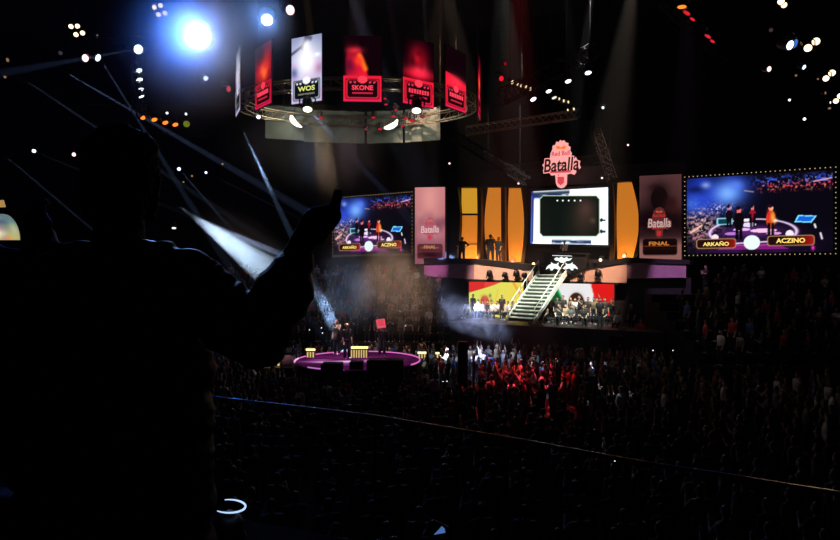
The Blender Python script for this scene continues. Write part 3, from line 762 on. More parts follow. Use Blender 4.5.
stage_light(186.5, 124, 32, 3.6, YG, 'dull yellow green lamp ending the orange row', (0,0))
stage_light(167, 113, 33, 1.3, COOL, 'tiny white lamp above the third orange lamp'); stage_light(186, 114, 33, 1.3, COOL, 'tiny white lamp above the yellow green lamp')
stage_light(205.5, 78, 27, 2.8, COOL, 'small white lamp below the blue glare', (20,20)); stage_light(228, 88.8, 27, 3.2, REDL, 'small red lamp left of the first white banner', (40,20), 30)
stage_light(198, 36, 24, 14, HUGE, 'huge glaring blue-white lamp in the upper left')
stage_light(267, 20, 25, 6.0, emit('lens_b2', L3(215, 232, 255), 20), 'bright blue-white lamp above the red banner'); stage_light(289.5, 10, 26, 5.4, PNK, 'pinkish white lamp at the top beside the blue one', (25,0))
stage_light(34, 151, 34, 2.0, COOL, 'small white lamp starting a short beam, far left'); stage_light(73.5, 154.5, 34, 2.3, PNK, 'small pink lamp right of the short beam, far left', (30,0))
stage_light(179, 169, 33, 2.0, BLUEW, 'small blue-white lamp beside the raised silhouette head'); stage_light(206, 172.5, 33, 1.4, BLUEW, 'tiny blue-white lamp right of the brighter one, left of the hand')
stage_light(183.5, 182, 34, 1.0, DIMW, 'dim speck lamp under the small blue-white lamp'); stage_light(192, 176, 34, 1.2, DIMW, 'dim warm speck lamp between two blue-white lamps')
stage_light(174, 227.5, 34, 2.4, PNK, 'flat white lamp low beside the head of the silhouetted spectator', (0,62)); stage_light(222.5, 164, 34, 1.2, DIMW, 'dim speck lamp high left of the raised hand')
stage_light(258.5, 117, 27, 2.2, COOL, 'small white lamp under the red banner with orange glow'); stage_light(97, 36, 29, 1.6, DIMW, 'dim lamp right of the warm cluster, upper left', (40,0)); stage_light(7, 60, 30, 2.2, DIMW, 'dim warm lamp at the left edge, upper', (50,0), 15); stage_light(5, 77, 30, 1.4, DIMW, 'dim warm lamp at the left edge, lower')
stage_light(60.5, 53, 30, 2.2, emit('lens_vdim', L3(60, 50, 55), 1), 'very dim lamp under the warm cluster')
# centre right
for i, (x, y, r_) in enumerate(((533,98.5,3.6), (548.5,90.5,3.3), (568,80.5,3.6), (588,72,3.8))):
    stage_light(x, y, 29.4, r_, COOL, ('first and lowest', 'second', 'third', 'fourth and highest')[i]+' white oval lamp climbing the sloping truss', (0,56), 25-6*i, 'white lamps on the sloping truss')
stage_light(554, 97, 31, 3.0, emit('lens_white2', L3(225, 225, 205), 1.5), 'slim white lamp under the sloping truss', (0,65), 20)
WST = emit('lens_wst', L3(225, 200, 150), 1.6)
for i, (x, y, r_) in enumerate(((512,82,2.4), (517,84,2.0), (521,85.5,1.8), (525.5,86.5,1.8), (530,88.5,2.2), (559,99,1.6), (563.5,101,1.8), (568,102,1.6), (567.5,110,1.4), (573.5,109,1.6))):
    stage_light(x, y, 32, r_, WST, 'small warm lamp at the sloping truss, number '+('one', 'two', 'three', 'four', 'five', 'six', 'seven', 'eight', 'nine', 'ten')[i]+' from the left', (0,50), 60 if i < 5 else 95, 'small warm lamps by the sloping truss')
stage_light(501, 78.5, 30, 3.0, REDL, 'red lamp left of the sloping truss, lower', (20,20), 45); stage_light(505, 64, 30, 2.2, emit('lens_reddim', L3(120, 14, 30), 1), 'dim red lamp above the other red lamp', (40,20), 45)
stage_light(603, 107.8, 34, 1.3, COOL, 'tiny lone white lamp right of the sloping truss'); 
for x, y, lb in ((449.5,163.5,'above the pink banner'), (602,178,'right of the emblem sign'), (518.5,183.5,'left of the emblem sign'), (628,145,'high above the brown banner')): stage_light(x, y, 38, 1.1, PNK, 'pinpoint pink lamp '+lb)
# upper right
for i, (x, y, r_, c_) in enumerate(((682,5.5,5,ORG), (687.5,12,4.2,REDL), (693,18.5,3.2,REDL), (708.5,35.5,3.8,REDL), (713,40.5,3,REDL))):
    stage_light(x, y, 27, r_, c_, ('topmost orange', 'second, red', 'third, red', 'fourth, red', 'lowest red')[i]+' lamp of the steep row in the upper right', (0,66), -5 if i == 0 else -38, 'red lamps of the steep row')
stage_light(789, 45, 23.5, 5.2, COOL, 'tilted blue-white oval lamp in the upper right', (48,0), -20); stage_light(793.5, 43.5, 23.7, 5.0, DIMB, 'blue glowing lamp just behind the blue-white oval', (60,0), -20)
for (x, y, r_, lb) in ((781,1.5,3.6,'left one at the top edge, upper right'), (784,5,3.2,'right one at the top edge, upper right'), (808,48,4.2,'lower of the upper bright pair, upper right'), (816,41.5,4.2,'upper of the upper bright pair, upper right'), (826,78.5,3.3,'lower of the middle pair near the right edge'), (832,73,3.6,'upper of the middle pair near the right edge'), (836,101,2.9,'lowest warm lamp near the right edge'), (840,96,2.9,'warm lamp cut by the right edge')):
    stage_light(x, y, 24, r_, WARM, 'warm white round lamp, '+lb, group='warm lamps on the right truss')
stage_light(803.5, 67, 24, 2.6, BLUEW, 'small slim blue lamp below the bright pair', (55,0), -25); stage_light(768.5, 69, 26, 3.0, PNK, 'small pink lamp alone left of the warm lamps', (40,20), 20)
stage_light(796, 75.5, 25, 1.2, DIMW, 'dim speck lamp under the slim blue lamp'); stage_light(789.5, 100, 26, 1.3, COOL, 'tiny white lamp under the upper right lamps'); stage_light(804.5, 119, 26, 1.6, COOL, 'tiny white lamp above the right screen')
stage_light(771, 30, 26, 2.2, emit('lens_vdim', L3(60, 50, 55), 1), 'very dim lamp left of the blue-white oval'); stage_light(818, 79, 25, 1.0, DIMW, 'dim orange speck left of the middle pair')
stage_light(825, 93, 25, 1.6, DIMW, 'dim slim lamp under the middle pair', (60,0)); stage_light(830, 102.5, 25, 1.4, PNK, 'small pink lamp beside the lowest warm lamp', (60,0)); stage_light(829.5, 108, 25, 1.6, DIMW, 'dim warm lamp under the lowest pair', (0,40))
stage_light(800.5, 44, 25, 2.4, DIMW, 'dim slim lamp between the oval and the bright pair', (65,0), 10)
# red and warm lamps under the oval truss
for i, (x, y, r_) in enumerate(((320.8,117,2.6), (373.6,117,2.4), (393.5,116,2.2), (406,117.5,2.6), (412,119.5,3.2), (422.5,116.5,2.4), (380,128.5,2.6), (366,129,1.6), (402.5,125.5,2.2), (386,104,2.0), (396,109.5,2.0), (395,107,1.6), (384.8,98,1.8))):
    stage_light(x, y, 31.5, r_, emit('lens_red2', L3(190, 24, 44), 1), 'flat red lamp under the oval truss, number '+('one', 'two', 'three', 'four', 'five', 'six', 'seven', 'eight', 'nine', 'ten', 'eleven', 'twelve', 'thirteen')[i]+' of the scattered ones', (0,60), 0, 'red lamps under the oval truss')
for x, y, Y, rx, lb in ((307.5,108.2,25.6,5.5,'below the WOS banner'), (416.5,109.5,25.8,5.6,'below the broad red figure banner')):
    stage_light(x, y, Y, rx, emit('lens_gw', L3(250, 250, 225), 2), 'flat cream lamp just '+lb, (0,50), 0)
def crescent(pts, Y, rs, label):
    v0 = P(*pts[0], Y); root = thing('hanging_lamp', label, 'light', v0)
    path = [P(x, y, Y)-v0 for x, y in pts]
    b = MB(); b.tube(path, .05, 8, rs=[r/F*Y for r in rs]); b.build('glowing_tube', emit('lens_gw2', L3(255, 250, 225), 2.2), root, smooth=True)
    b = MB(); b.tube([p+Vector((0,.18,.05)) for p in path], .1, 8); b.build('tube_housing', HOUS, root)
    b = MB(); b.tube([path[len(path)//2]+Vector((0,.18,.05)), path[len(path)//2]+Vector((0,.18,.9))], .02, 5); b.build('hanging_stem', HOUS, root)
crescent([(291,115.5), (292,119), (294,122), (297.5,125), (302,127.2)], 31.6, (1.2,2.6,2.6,2.0,.6), 'bright cream curved lamp left under the oval truss')
crescent([(384,128), (388,127.6), (392,126), (395.5,123.5), (397.5,119.5)], 31.6, (1.0,2.4,2.8,2.4,.8), 'bright cream curved lamp under the SKONE banner, towards its right')
# balcony uplights and dark moving heads along the fascia
for x, y, c_, lb in ((512.5,261,emit('lens_up', L3(255, 150, 110), 2),'at the foot of the third amber panel'), (533.5,264,WARM,'left of the black booth'), (575.5,264,emit('lens_up2', L3(255, 110, 80), 1.5),'right of the black booth'), (600.5,260,WARM,'below the main screen, towards its right corner'), (624,256,WARM,'at the foot of the right amber panel')):
    d, z = SP(x, y, .5); stage_light(0, 0, 0, 1.9, c_, 'small warm floor lamp '+lb, loc=SW(d, .5, z), group='balcony floor lamps')
HM = mat('head_black', (.012, .011, .013, 1), .35, .2)
for i, (x, y, r_) in enumerate(((489.5,274.5,3.2), (505,275.5,2.8), (516.5,274.5,3.4), (524.5,276,3.0), (560.5,276.5,3.0), (568,275,3.2), (581,276.3,3.2), (598.2,274.5,3.6))):
    d, z = SP(x, y, 1.7); v = SW(d, 1.7, z); s = r_/F*v.y
    r0 = thing('moving_light', 'black domed stage lamp on the fascia ledge, '+('first from the pink banner', 'second from the pink banner', 'third from the pink banner', 'left of the stair top', 'right of the stair top', 'second right of the stair top', 'third right of the stair top', 'last one right of the stairs')[i], 'light', v-Vector((0,0,s*1.6)), SR, 'domed lamps on the fascia ledge')
    b = MB(); b.lathe([(.8*s, 0), (.8*s, .35*s), (.5*s, .5*s)], 12); b.build('lamp_base', HM, r0)
    b = MB(); b.lathe([(.55*s,.9*s), (.95*s,1.3*s), (1.0*s,2.0*s), (.8*s,2.6*s), (.35*s,2.95*s)], 14); b.build('lamp_head', HM, r0, smooth=True)
    b = MB(); b.tube([(-1.05*s,0,.4*s), (-1.12*s,0,1.6*s)], .1*s, 5); b.tube([(1.05*s,0,.4*s), (1.12*s,0,1.6*s)], .1*s, 5); b.build('lamp_arm', HM, r0)

# =================================================================== round stage
DC = Vector((-3.03, 29.3, 0))
disc = thing('round_stage', 'low round stage with a glowing pink rim in the middle of the crowd', 'stage', DC)
b = MB(); b.lathe([(3.1,GZ), (3.1,.58)], 64); b.build('plinth', BLACK, disc)
def paint_disc(U, V):
    p = Pic(U, V, (44, 8, 40), 1.0); n = p.noise(10, 10, 71)
    p.mix(np.clip(n-.3, 0, 1), (78, 20, 72), .8)
    p.blob(.28, .62, .2, .05, (214, 150, 214), .95, rot=.15); p.blob(.44, .57, .13, .05, (235, 185, 235), .9); p.blob(.2, .5, .1, .04, (170, 80, 160), .8); p.blob(.62, .52, .09, .06, (205, 130, 190), .8); p.blob(.78, .55, .1, .03, (150, 60, 120), .8)  # patches of pink light painted into the floor's glowing colour
    p.blob(.42, .75, .1, .04, (120, 60, 130), .7); p.blob(.45, .35, .3, .1, (110, 30, 90), .7)
    p.ring(.5, .5, .4, .4, .02, (120, 40, 100), .6)
    r2 = (U-.5)**2+(V-.5)**2
    return p.out()
me_n = 60
def disc_grid():
    rr = np.linspace(0, 2.96, 24); th = np.linspace(0, 2*np.pi, 97)[:-1]
    vs = []; 
    for r in rr: vs += [(r*math.cos(t), r*math.sin(t), .605) for t in th]
    n = len(th); fs = [(i*n+j, i*n+(j+1) % n, (i+1)*n+(j+1) % n, (i+1)*n+j) for i in range(len(rr)-1) for j in range(n)]
    fs = [tuple(reversed(f)) for f in fs]
    me = bpy.data.meshes.new('floor_panel'); me.from_pydata(vs, [], fs)
    a = np.array(vs); U = (a[:, 0]/5.92+.5).reshape(1, -1); V = (.5-a[:, 1]/5.92).reshape(1, -1)
    rgb = paint_disc(U, V)
    ca = me.color_attributes.new('Col', 'FLOAT_COLOR', 'POINT'); ca.data.foreach_set('color', np.concatenate([rgb.reshape(-1, 3), np.ones((len(vs), 1))], 1).ravel())
    me.materials.append(screenmat('floor_glow', 1.5)); put('glowing_floor', me, disc)
disc_grid()
b = MB()
b.tube([(3.03*math.cos(R(a)), 3.03*math.sin(R(a)), .62) for a in range(-30, 172, 4)], .03, 6); b.build('rim_light', emit('rim_pink', L3(225, 110, 190), 1.1), disc)
b = MB(); b.tube([(3.03*math.cos(R(a)), 3.03*math.sin(R(a)), .62) for a in range(228, 266, 4)], .028, 6); b.build('rim_light', emit('rim_pink2', L3(190, 120, 200), 1.0), disc)
b = MB(); b.tube([(3.03*math.cos(R(a)), 3.03*math.sin(R(a)), .62) for a in range(172, 196, 4)], .04, 6); b.build('rim_light', emit('rim_pink3', L3(250, 170, 235), 1.2), disc)

# light boxes around it
BAR = emit('bar_warm', L3(255, 236, 170), 1.8, True); BARS = emit('bar_side', L3(224, 190, 120), .9)
def light_box(px, py_bot, Y, w, h, label, ribs=6, rz=0, dome=False):
    v = P(px, py_bot, Y); r_ = thing('light_box', label, 'light', v, R(rz), 'warm light boxes around the round stage')
    b = MB(); b.box((-w/2, 0, 0), (w/2, w*.6, h*.82)); b.build('case', BLACK, r_)
    b = MB(); b.tube([(-w/2-.02, .02, h), (w/2+.02, .02, h)], .055, 8); b.build('light_bar', BAR, r_, smooth=True)
    for i in range(ribs):
        x = -w/2+w*(i+.5)/ribs; b = MB(); b.box((x-w/ribs*.27, -.03, .02), (x+w/ribs*.27, 0, h*.78)); b.build('lit_slot', BARS, r_)
    if dome:
        b = MB(); b.lathe([(.48,0), (.46,.2), (.38,.36), (.2,.47), (.02,.5)], 16, Matrix.Translation((w*.85, .4, 0))); b.build('dome_cover', mat('dome_tan', (.34, .22, .12, 1), .6), r_, smooth=True)
light_box(359, 358, 29.9, .86, .52, 'largest warm ribbed light box, beside the performers', 7)
light_box(310.5, 360, 30.2, .42, .52, 'small warm light box at the left rim of the round stage', 3)
b = MB(); b.prismz([(-8.4,30.0), (-6.25,30.0), (-6.25,31.9), (-8.4,31.9)], GZ, P(0,366.5,30.5).z); o = b.build('side_platform', BLACK); tag(o, 'small black platform left of the round stage under the domed light box', 'platform')
light_box(270, 366.5, 30.5, 1.05, .66, 'tilted warm light box left of the round stage with a tan dome', 5, 12, True)
light_box(422, 358.5, 31.5, .42, .3, 'warm light box at the right rim of the round stage', 3)
light_box(437.5, 358, 31.6, .16, .25, 'tiny warm light box right of the round stage', 1)

def speaker(px, y0, y1, Y, w, d, label, n=2):
    v = P(px, y1, Y); v.z = GZ; h = P(px, y0, Y).z-GZ
    r_ = thing('speaker_cabinet', label, 'speaker', v)
    bm = bmesh.new(); bmesh.ops.create_cube(bm, size=1); bmesh.ops.scale(bm, vec=(w, d, h), verts=bm.verts); bmesh.ops.translate(bm, vec=(0, d/2, h/2), verts=bm.verts)
    bmesh.ops.bevel(bm, geom=bm.edges[:], offset=.03, segments=2, affect='EDGES'); me = bpy.data.meshes.new('cabinet'); bm.to_mesh(me); bm.free(); me.materials.append(BLACK); r_ = put('cabinet', me, r_)
    for i in range(n):
        b = MB(); b.lathe([(w*.3,-.01), (w*.28,.02), (w*.1,.05), (.001,.04)], 16, Matrix.Translation((0, 0, h*(i+.5)/n)) @ Matrix.Rotation(R(90), 4, 'X'), cap=False); b.build('speaker_cone', HOUS, r_)
speaker(385, 360.5, 374, 26, 1.6, .8, 'wide black cabinet in front of the round stage', 1)
speaker(356, 362, 374, 26.4, .6, .6, 'small black cabinet left of the wide black one', 1)
speaker(463, 342, 366, 26, .42, .4, 'narrow tall black speaker right of the round stage', 3)
speaker(331, 364, 378, 25.6, .9, .7, 'black cabinet near the left front of the round stage', 1)

# =================================================================== people
SKIN = mat('skin', (.50, .30, .21, 1), .55, noise=.08, scale=12); SKIN2 = mat('skin_deep', (.30, .17, .11, 1), .55, noise=.08, scale=12)
HAIR = mat('hair_black', (.012, .009, .008, 1), .45, noise=.3, scale=60)
CL = {'black': mat('cloth_black', (.018, .018, .02, 1), .8, noise=.2), 'white': mat('cloth_white', (.72, .72, .74, 1), .8, noise=.05), 'red': mat('cloth_red', (.45, .03, .03, 1), .8, noise=.1),
      'grey': mat('cloth_grey', (.16, .16, .17, 1), .8, noise=.1), 'blue': mat('cloth_blue', (.04, .10, .30, 1), .8, noise=.1), 'khaki': mat('cloth_khaki', (.22, .17, .10, 1), .8, noise=.1)}
TRO = mat('trousers_dark', (.02, .022, .03, 1), .85, noise=.2)
SHOE = mat('shoe_white', (.6, .6, .6, 1), .6)

def pose_caps(pose):
    dz = -.42 if pose.startswith('sit') else 0
    def A(kind, s):
        S = Vector((s*.185, 0, 1.40))
        K = {'down': ((.235,-.02,1.12), (.225,.07,.88), (.22,.1,.80)),
             'up': ((.27,.07,1.63), (.2,.1,1.89), (.17,.12,1.99)),
             'high': ((.22,.05,1.66), (.1,.09,1.91), (.05,.1,2.02)),
             'clap': ((.23,.14,1.17), (.06,.33,1.32), (.02,.37,1.41)),
             'point': ((.26,.2,1.5), (.24,.45,1.62), (.23,.55,1.66)),
             'phone': ((.24,.14,1.22), (.13,.34,1.46), (.10,.37,1.56)),
             'hip': ((.37,-.06,1.16), (.2,.04,1.02), (.15,.06,.98)),
             'lap': ((.24,.06,1.14), (.14,.28,1.02), (.1,.36,1.0)),
             'hold': ((.24,.14,1.22), (.2,.33,1.46), (.16,.37,1.54))}[kind]
        return [S]+[Vector((s*k[0], k[1], k[2])) for k in K]
    arms = {'stand': ('down','down'), 'up2': ('up','up'), 'upL': ('high','down'), 'upR': ('clap','up'), 'clap': ('clap','clap'), 'phone': ('phone','down'), 'hip': ('hip','hip'), 'point': ('down','point'), 'hold': ('hold','hold'), 'sit': ('lap','lap'), 'sitclap': ('clap','lap'), 'situp': ('up','lap')}[pose]
    c = []
    def cap(a, ra, b_, rb, m, up=True):
        a = Vector(a); b_ = Vector(b_)
        if up: a = a+Vector((0,0,dz)); b_ = b_+Vector((0,0,dz))
        c.append((a, ra, b_, rb, m))
    for s in (-1, 1):
        if dz:
            hip, kn, an = Vector((s*.09,0,.5)), Vector((s*.13,.43,.5)), Vector((s*.13,.41,.09))
        else:
            hip, kn, an = Vector((s*.09,0,.90)), Vector((s*.11,.02,.48)), Vector((s*.12,-.01,.09))
        cap(hip, .105, kn, .074, 'leg', False); cap(kn, .074, kn.lerp(an, .35), .07, 'leg', False); cap(kn.lerp(an, .35), .07, an, .05, 'leg', False)
        cap((an.x, an.y-.01, .045), .042, (an.x+s*.01, an.y+.17, .035), .035, 'shoe', False)
        S, E_, W_, T_ = A(arms[0 if s < 0 else 1], s)
        cap(S, .068, E_, .054, 'shirt'); cap(E_, .045, W_, .032, 'skin')
        d = (T_-W_).normalized(); side = d.cross(Vector((0,1,0)) if abs(d.y) < .8 else Vector((0,0,1))).normalized()
        cap(W_, .028, W_+d*.07, .034, 'skin')
        for k, L_ in ((-1.5,.07), (-.5,.085), (.5,.08), (1.5,.06)):
            a0 = W_+d*.075+side*k*.019; a1 = a0+d*L_*.6; a2 = a1+(d+Vector((0,.5,0))).normalized()*L_*.45
            cap(a0, .011, a1, .010, 'skin'); cap(a1, .010, a2, .008, 'skin')
        cap(W_+d*.02-side*s*.02, .013, W_+d*.06-side*s*.06, .010, 'skin')
    cap((-.085,0,.95), .118, (.085,0,.95), .118, 'leg'); cap((-.05,0,1.04), .128, (-.05,.0,1.25), .135, 'shirt'); cap((.05,0,1.04), .128, (.05,.0,1.25), .135, 'shirt')
    cap((-.1,0,1.29), .115, (.1,0,1.29), .115, 'shirt'); cap((-.16,0,1.395), .07, (.16,0,1.395), .07, 'shirt')
    cap((0,-.005,1.43), .054, (0,.012,1.53), .05, 'skin')
    cap((0,.015,1.60), .082, (0,0,1.655), .088, 'skin'); cap((0,.04,1.545), .045, (0,.045,1.57), .055, 'skin')
    cap((0,.095,1.60), .012, (0,.112,1.583), .014, 'skin')
    for s in (-1, 1): cap((s*.085,.0,1.60), .017, (s*.09,-.005,1.62), .019, 'skin')
    cap((0,-.022,1.625), .086, (0,-.012,1.675), .092, 'hair'); cap((0,-.03,1.56), .06, (0,-.03,1.6), .075, 'hair')
    return c

def seg_dist(pts, a, ra, b_, rb):
    a = np.array(a); d = np.array(b_)-a; L2 = max(d@d, 1e-9)
    t = np.clip((pts-a)@d/L2, 0, 1)
    return np.linalg.norm(pts-(a+t[:, None]*d), axis=1)-(ra+(rb-ra)*t)

def remesh(caps, voxel, name, matmap, order, smooth_it=2, disp=None):
    b = MB()
    for a, ra, b_, rb, m in caps: b.capsule(a, ra, b_, rb, 10)
    o = b.build('tmp', []); md = o.modifiers.new('r', 'REMESH'); md.mode = 'VOXEL'; md.voxel_size = voxel
    sm = o.modifiers.new('s', 'SMOOTH'); sm.iterations = smooth_it; sm.factor = .5
    me = bpy.data.meshes.new_from_object(o.evaluated_get(bpy.context.evaluated_depsgraph_get()))
    bpy.data.objects.remove(o); me.name = name; me.materials.clear()
    nv = len(me.vertices); co_ = np.empty(nv*3); me.vertices.foreach_get('co', co_); co_ = co_.reshape(-1, 3)
    if disp is not None: me.vertices.foreach_set('co', disp(co_).ravel()); me.update()
    for k in order: me.materials.append(matmap[k])
    if len(order) > 1:
        cen = np.empty(len(me.polygons)*3); me.polygons.foreach_get('center', cen); cen = cen.reshape(-1, 3)
        D = np.stack([seg_dist(cen, *c[:4]) for c in caps]); idx = D.argmin(0)
        mi = np.array([order.index(c[4]) for c in caps])[idx]
        me.polygons.foreach_set('material_index', mi.astype(np.int32))
    me.polygons.foreach_set('use_smooth', [True]*len(me.polygons))
    return me

ORDER = ['skin', 'hair', 'shirt', 'leg', 'shoe']
CACHE = {}
def person_mesh(pose, shirt, skin=SKIN, voxel=.03, cap_hair=HAIR, leg=TRO):
    key = (pose, voxel)
    if key not in CACHE:
        CACHE[key] = remesh(pose_caps(pose), voxel, 'person_body', dict(skin=SKIN, hair=HAIR, shirt=CL['black'], leg=TRO, shoe=SHOE), ORDER, 1)
    k2 = (pose, voxel, shirt, skin.name, cap_hair.name, leg.name)
    if k2 not in CACHE:
        me = CACHE[key].copy(); me.materials[0] = skin; me.materials[1] = cap_hair; me.materials[2] = CL[shirt]; me.materials[3] = leg
        me.materials[4] = CL['black'] if shirt == 'black' else SHOE
        CACHE[k2] = me
    return CACHE[k2]
def person(v, face, pose, shirt, label, group=None, s=1.0, skin=SKIN, voxel=.03, hair=HAIR, leg=TRO):
    o = put('person', person_mesh(pose, shirt, skin, voxel, hair, leg), None, v, face)
    o.scale = (s, s, s); tag(o, label, 'person', group); return o
def yaw_to(v, target): d = Vector(target)-Vector(v); return math.atan2(-d.x, d.y)

# ---- performers on the round stage (body, hair, jacket, trousers, cap as children)
def hero(px, Y, face, pose, label, coat, s=1.0, extras=None, long_coat=False):
    v = P(px, 0, Y); v.z = .61
    root = thing('person', label, 'person', v, face); root.scale = (s, s, s)
    caps = pose_caps(pose)
    put('body', remesh([c for c in caps if c[4] != 'hair'], .013, 'body', dict(skin=SKIN, shirt=SKIN, leg=SKIN, shoe=SKIN), ['skin', 'shirt', 'leg', 'shoe']), root)
    put('hair', remesh([c for c in caps if c[4] == 'hair'], .013, 'hair', dict(hair=HAIR), ['hair']), root)
    put('shirt', remesh([(a, ra+.014, b_, rb+.014, m) for a, ra, b_, rb, m in caps if m == 'shirt'], .014, 'shirt', dict(shirt=coat), ['shirt']), root)
    put('trousers', remesh([(a, ra+.014, b_, rb+.016, m) for a, ra, b_, rb, m in caps if m == 'leg'], .014, 'trousers', dict(leg=TRO), ['leg']), root)
    for k in (0, 1):
        sh = [c for c in caps if c[4] == 'shoe'][k:k+1]
        put('shoe', remesh([(a, ra+.006, b_, rb+.008, m) for a, ra, b_, rb, m in sh], .012, 'shoe', dict(shoe=SHOE), ['shoe']), root)
    return root
h1 = hero(337, 31.2, R(150), 'phone', 'performer in a long dark jacket, standing left of the bald-looking one', mat('coat_brown', (.09, .07, .06, 1), .7, noise=.2), 1.06)
b = MB(); b.lathe([(.17,.72), (.185,.9), (.17,1.1), (.2,1.3)], 14, cap=False); o = b.build('coat_skirt', mat('coat_brown', (.09, .07, .06, 1)), h1); md = o.modifiers.new('s', 'SOLIDIFY'); md.thickness = .02
h2 = hero(347, 29.6, R(-150), 'stand', 'performer in a black T-shirt and pale cap at the front of the round stage', CL['black'], 1.0)
b = MB(); b.lathe([(.098,1.64), (.1,1.69), (.08,1.74), (.04,1.765), (.002,1.77)], 14, cap=False); b.prismz([(-.07,.07), (.07,.07), (.06,.19), (0,.21), (-.06,.19)], 1.655, 1.67); b.build('cap', mat('cap_tan', (.55, .36, .2, 1), .7), h2, smooth=False)
h3 = hero(382, 30.8, R(180), 'hold', 'performer in black holding a glowing red card before his face', CL['black'], 1.0)
mic = thing('microphone', 'small microphone held up by the performer in the long dark jacket', 'microphone', h1.matrix_basis @ Vector((-.10,.39,1.52)))
b = MB(); b.tube([(0,0,0), (.01,.02,.14)], .014, 8); b.build('microphone_body', HOUS, mic); b = MB(); b.lathe([(.005,0), (.026,.02), (.028,.04), (.015,.06), (.001,.065)], 10, Matrix.Translation((.01,.02,.14))); b.build('microphone_grille', METAL, mic)
v = h3.matrix_basis @ Vector((0,.44,1.58))
cd = thing('card', 'square pinkish red card held up in front of a performer on the round stage', 'card', v)
b = MB(); b.box((-.23,-.02,-.12), (.21,0,.33), 0, Matrix.Rotation(R(-8), 4, 'Y')); b.build('card_face', emit('card_red', L3(232, 84, 100), 1.0), cd)
b = MB(); 
for z in (.02, .12, .22): b.box((-.14,-.028,z), (.13,-.02,z+.035), 0, Matrix.Rotation(R(-8), 4, 'Y'))
b.build('card_print', emit('card_dark', L3(180, 40, 60), 1.0), cd)

# ---- balcony silhouettes and DJ
def onstage(px, py, off): d, z = SP(px, py, off); return SW(d, off, z)
for px, s, pose, fy, lb in ((462, .98, 'hip', 20, 'silhouetted person alone before the first amber panel'), (490.5, 1.05, 'phone', 60, 'taller silhouetted person of the pair on the balcony'), (498.5, .95, 'stand', -60, 'shorter silhouetted person of the pair on the balcony')):
    v = onstage(px, 261.8, .35); o = person(v, SR+R(180+fy*.4), pose, 'black', lb, None, s*1.12, SKIN2, .02); o.scale = (s*1.4, s*1.4, s*1.13)
v = onstage(564.5, 265, .5); person(v, SR+R(175), 'clap', 'white', 'person in white behind the black booth with the bull emblem', None, 1.0, SKIN, .02)

# ---- guests under the flags
DECK = 1.46
def deck(px, off): 
    cx, cy = SX+off*nx_, SY+off*ny_; k = (px-420)/F; d = (k*cy-cx)/(tx-k*ty); return SW(d, off, DECK)
bench = MB(); p0, p1 = deck(466, 2.6), deck(514, 2.6)
def make_bench(p0, p1, zb, label):
    d = p1-p0; d.z = 0; r_ = thing('bench', label, 'bench', (p0.x, p0.y, zb), math.atan2(d.y, d.x))
    b = MB(); b.box((0,-.16,.34), (d.length,.16,.42)); b.build('bench_seat', BLACK, r_)
    for x in (.1, d.length/2, d.length-.1): b = MB(); b.box((x-.04,-.14,0), (x+.04,.14,.34)); b.build('leg', BLACK, r_)
make_bench(p0, p1, DECK, 'low black bench under the Spanish flag screen'); 
sp = [(467,'sit','white','in white at the far end'), (473,'stand','black','standing in black, first from the bench end'), (478,'sit','white','in white, next to the far end'), (483,'sitclap','grey','in grey, resting one raised hand'), (488,'sit','black','in black below the coat of arms'), (492,'sit','white','in white below the coat of arms'), (497,'sitclap','white','in white with a raised hand'), (502,'stand','black','standing in black with a dark cap'), (508,'sit','white','in white next to the stairs'), (512.5,'sit','grey','in grey closest to the stairs')]
for i, (px, pose, c, lb) in enumerate(sp):
    v = deck(px, 2.6 if pose.startswith('sit') else 2.1); person(v, SR+R(180+random.uniform(-25, 25)), pose, c, 'guest under the Spanish flag, '+lb, None, 1.0, SKIN, .025)
mx = []
LBM = {546: 'in white next to the stairs'}
rows = [(2.2, [(552,'stand','white','in a white shirt closest to the stair top'), (563,'stand','black','in black before the green stripe edge'), (571,'stand','khaki','in khaki below the flag coat of arms'), (579,'clap','black','in black, hands raised, below the white stripe'), (588,'stand','black','in black before the white stripe'), (597,'upL','black','in black with one arm up before the red stripe'), (605,'stand','black','in black before the red stripe'), (612,'phone','black','in black at the outer edge of the flag')]),
        (3.3, [(540,'stand','grey','in grey at the foot of the stairs'), (548,'clap','khaki','in khaki beside the stair foot, hands together'), (557,'stand','black','in black, second row near the stairs'), (566,'sit','khaki','seated in khaki, second row'), (575,'clap','white','in white, hands together, second row centre'), (585,'sit','black','seated in black, second row'), (594,'stand','khaki','standing in khaki, second row outer part'), (604,'sit','black','seated in black at the outer second row')]),
        (4.6, [(533,'sit','black','seated in black in front of the stair foot'), (545,'sit','khaki','seated in khaki, front row near the stairs'), (559,'sitclap','black','seated in black clapping, front row'), (571,'sit','grey','seated in grey, front row middle'), (583,'sit','black','seated in black, front row middle'), (600,'stand','black','in a black T-shirt with a lit face, front row')])]
for off, ls in rows:
    for px, pose, c, lb in ls:
        v = deck(px, off); person(v, SR+R(180+random.uniform(-30, 30)), pose, c, 'guest under the Mexican flag, '+lb, None, .95+.1*random.random(), SKIN, .028)
for off, n_, px0, px1 in ((3.3, 3, 566, 604), (4.6, 5, 533, 583)):
    p0, p1 = deck(px0-5, off), deck(px1+5, off); make_bench(p0, p1, DECK, 'low black bench in the '+('second' if off < 4 else 'front')+' row under the Mexican flag')
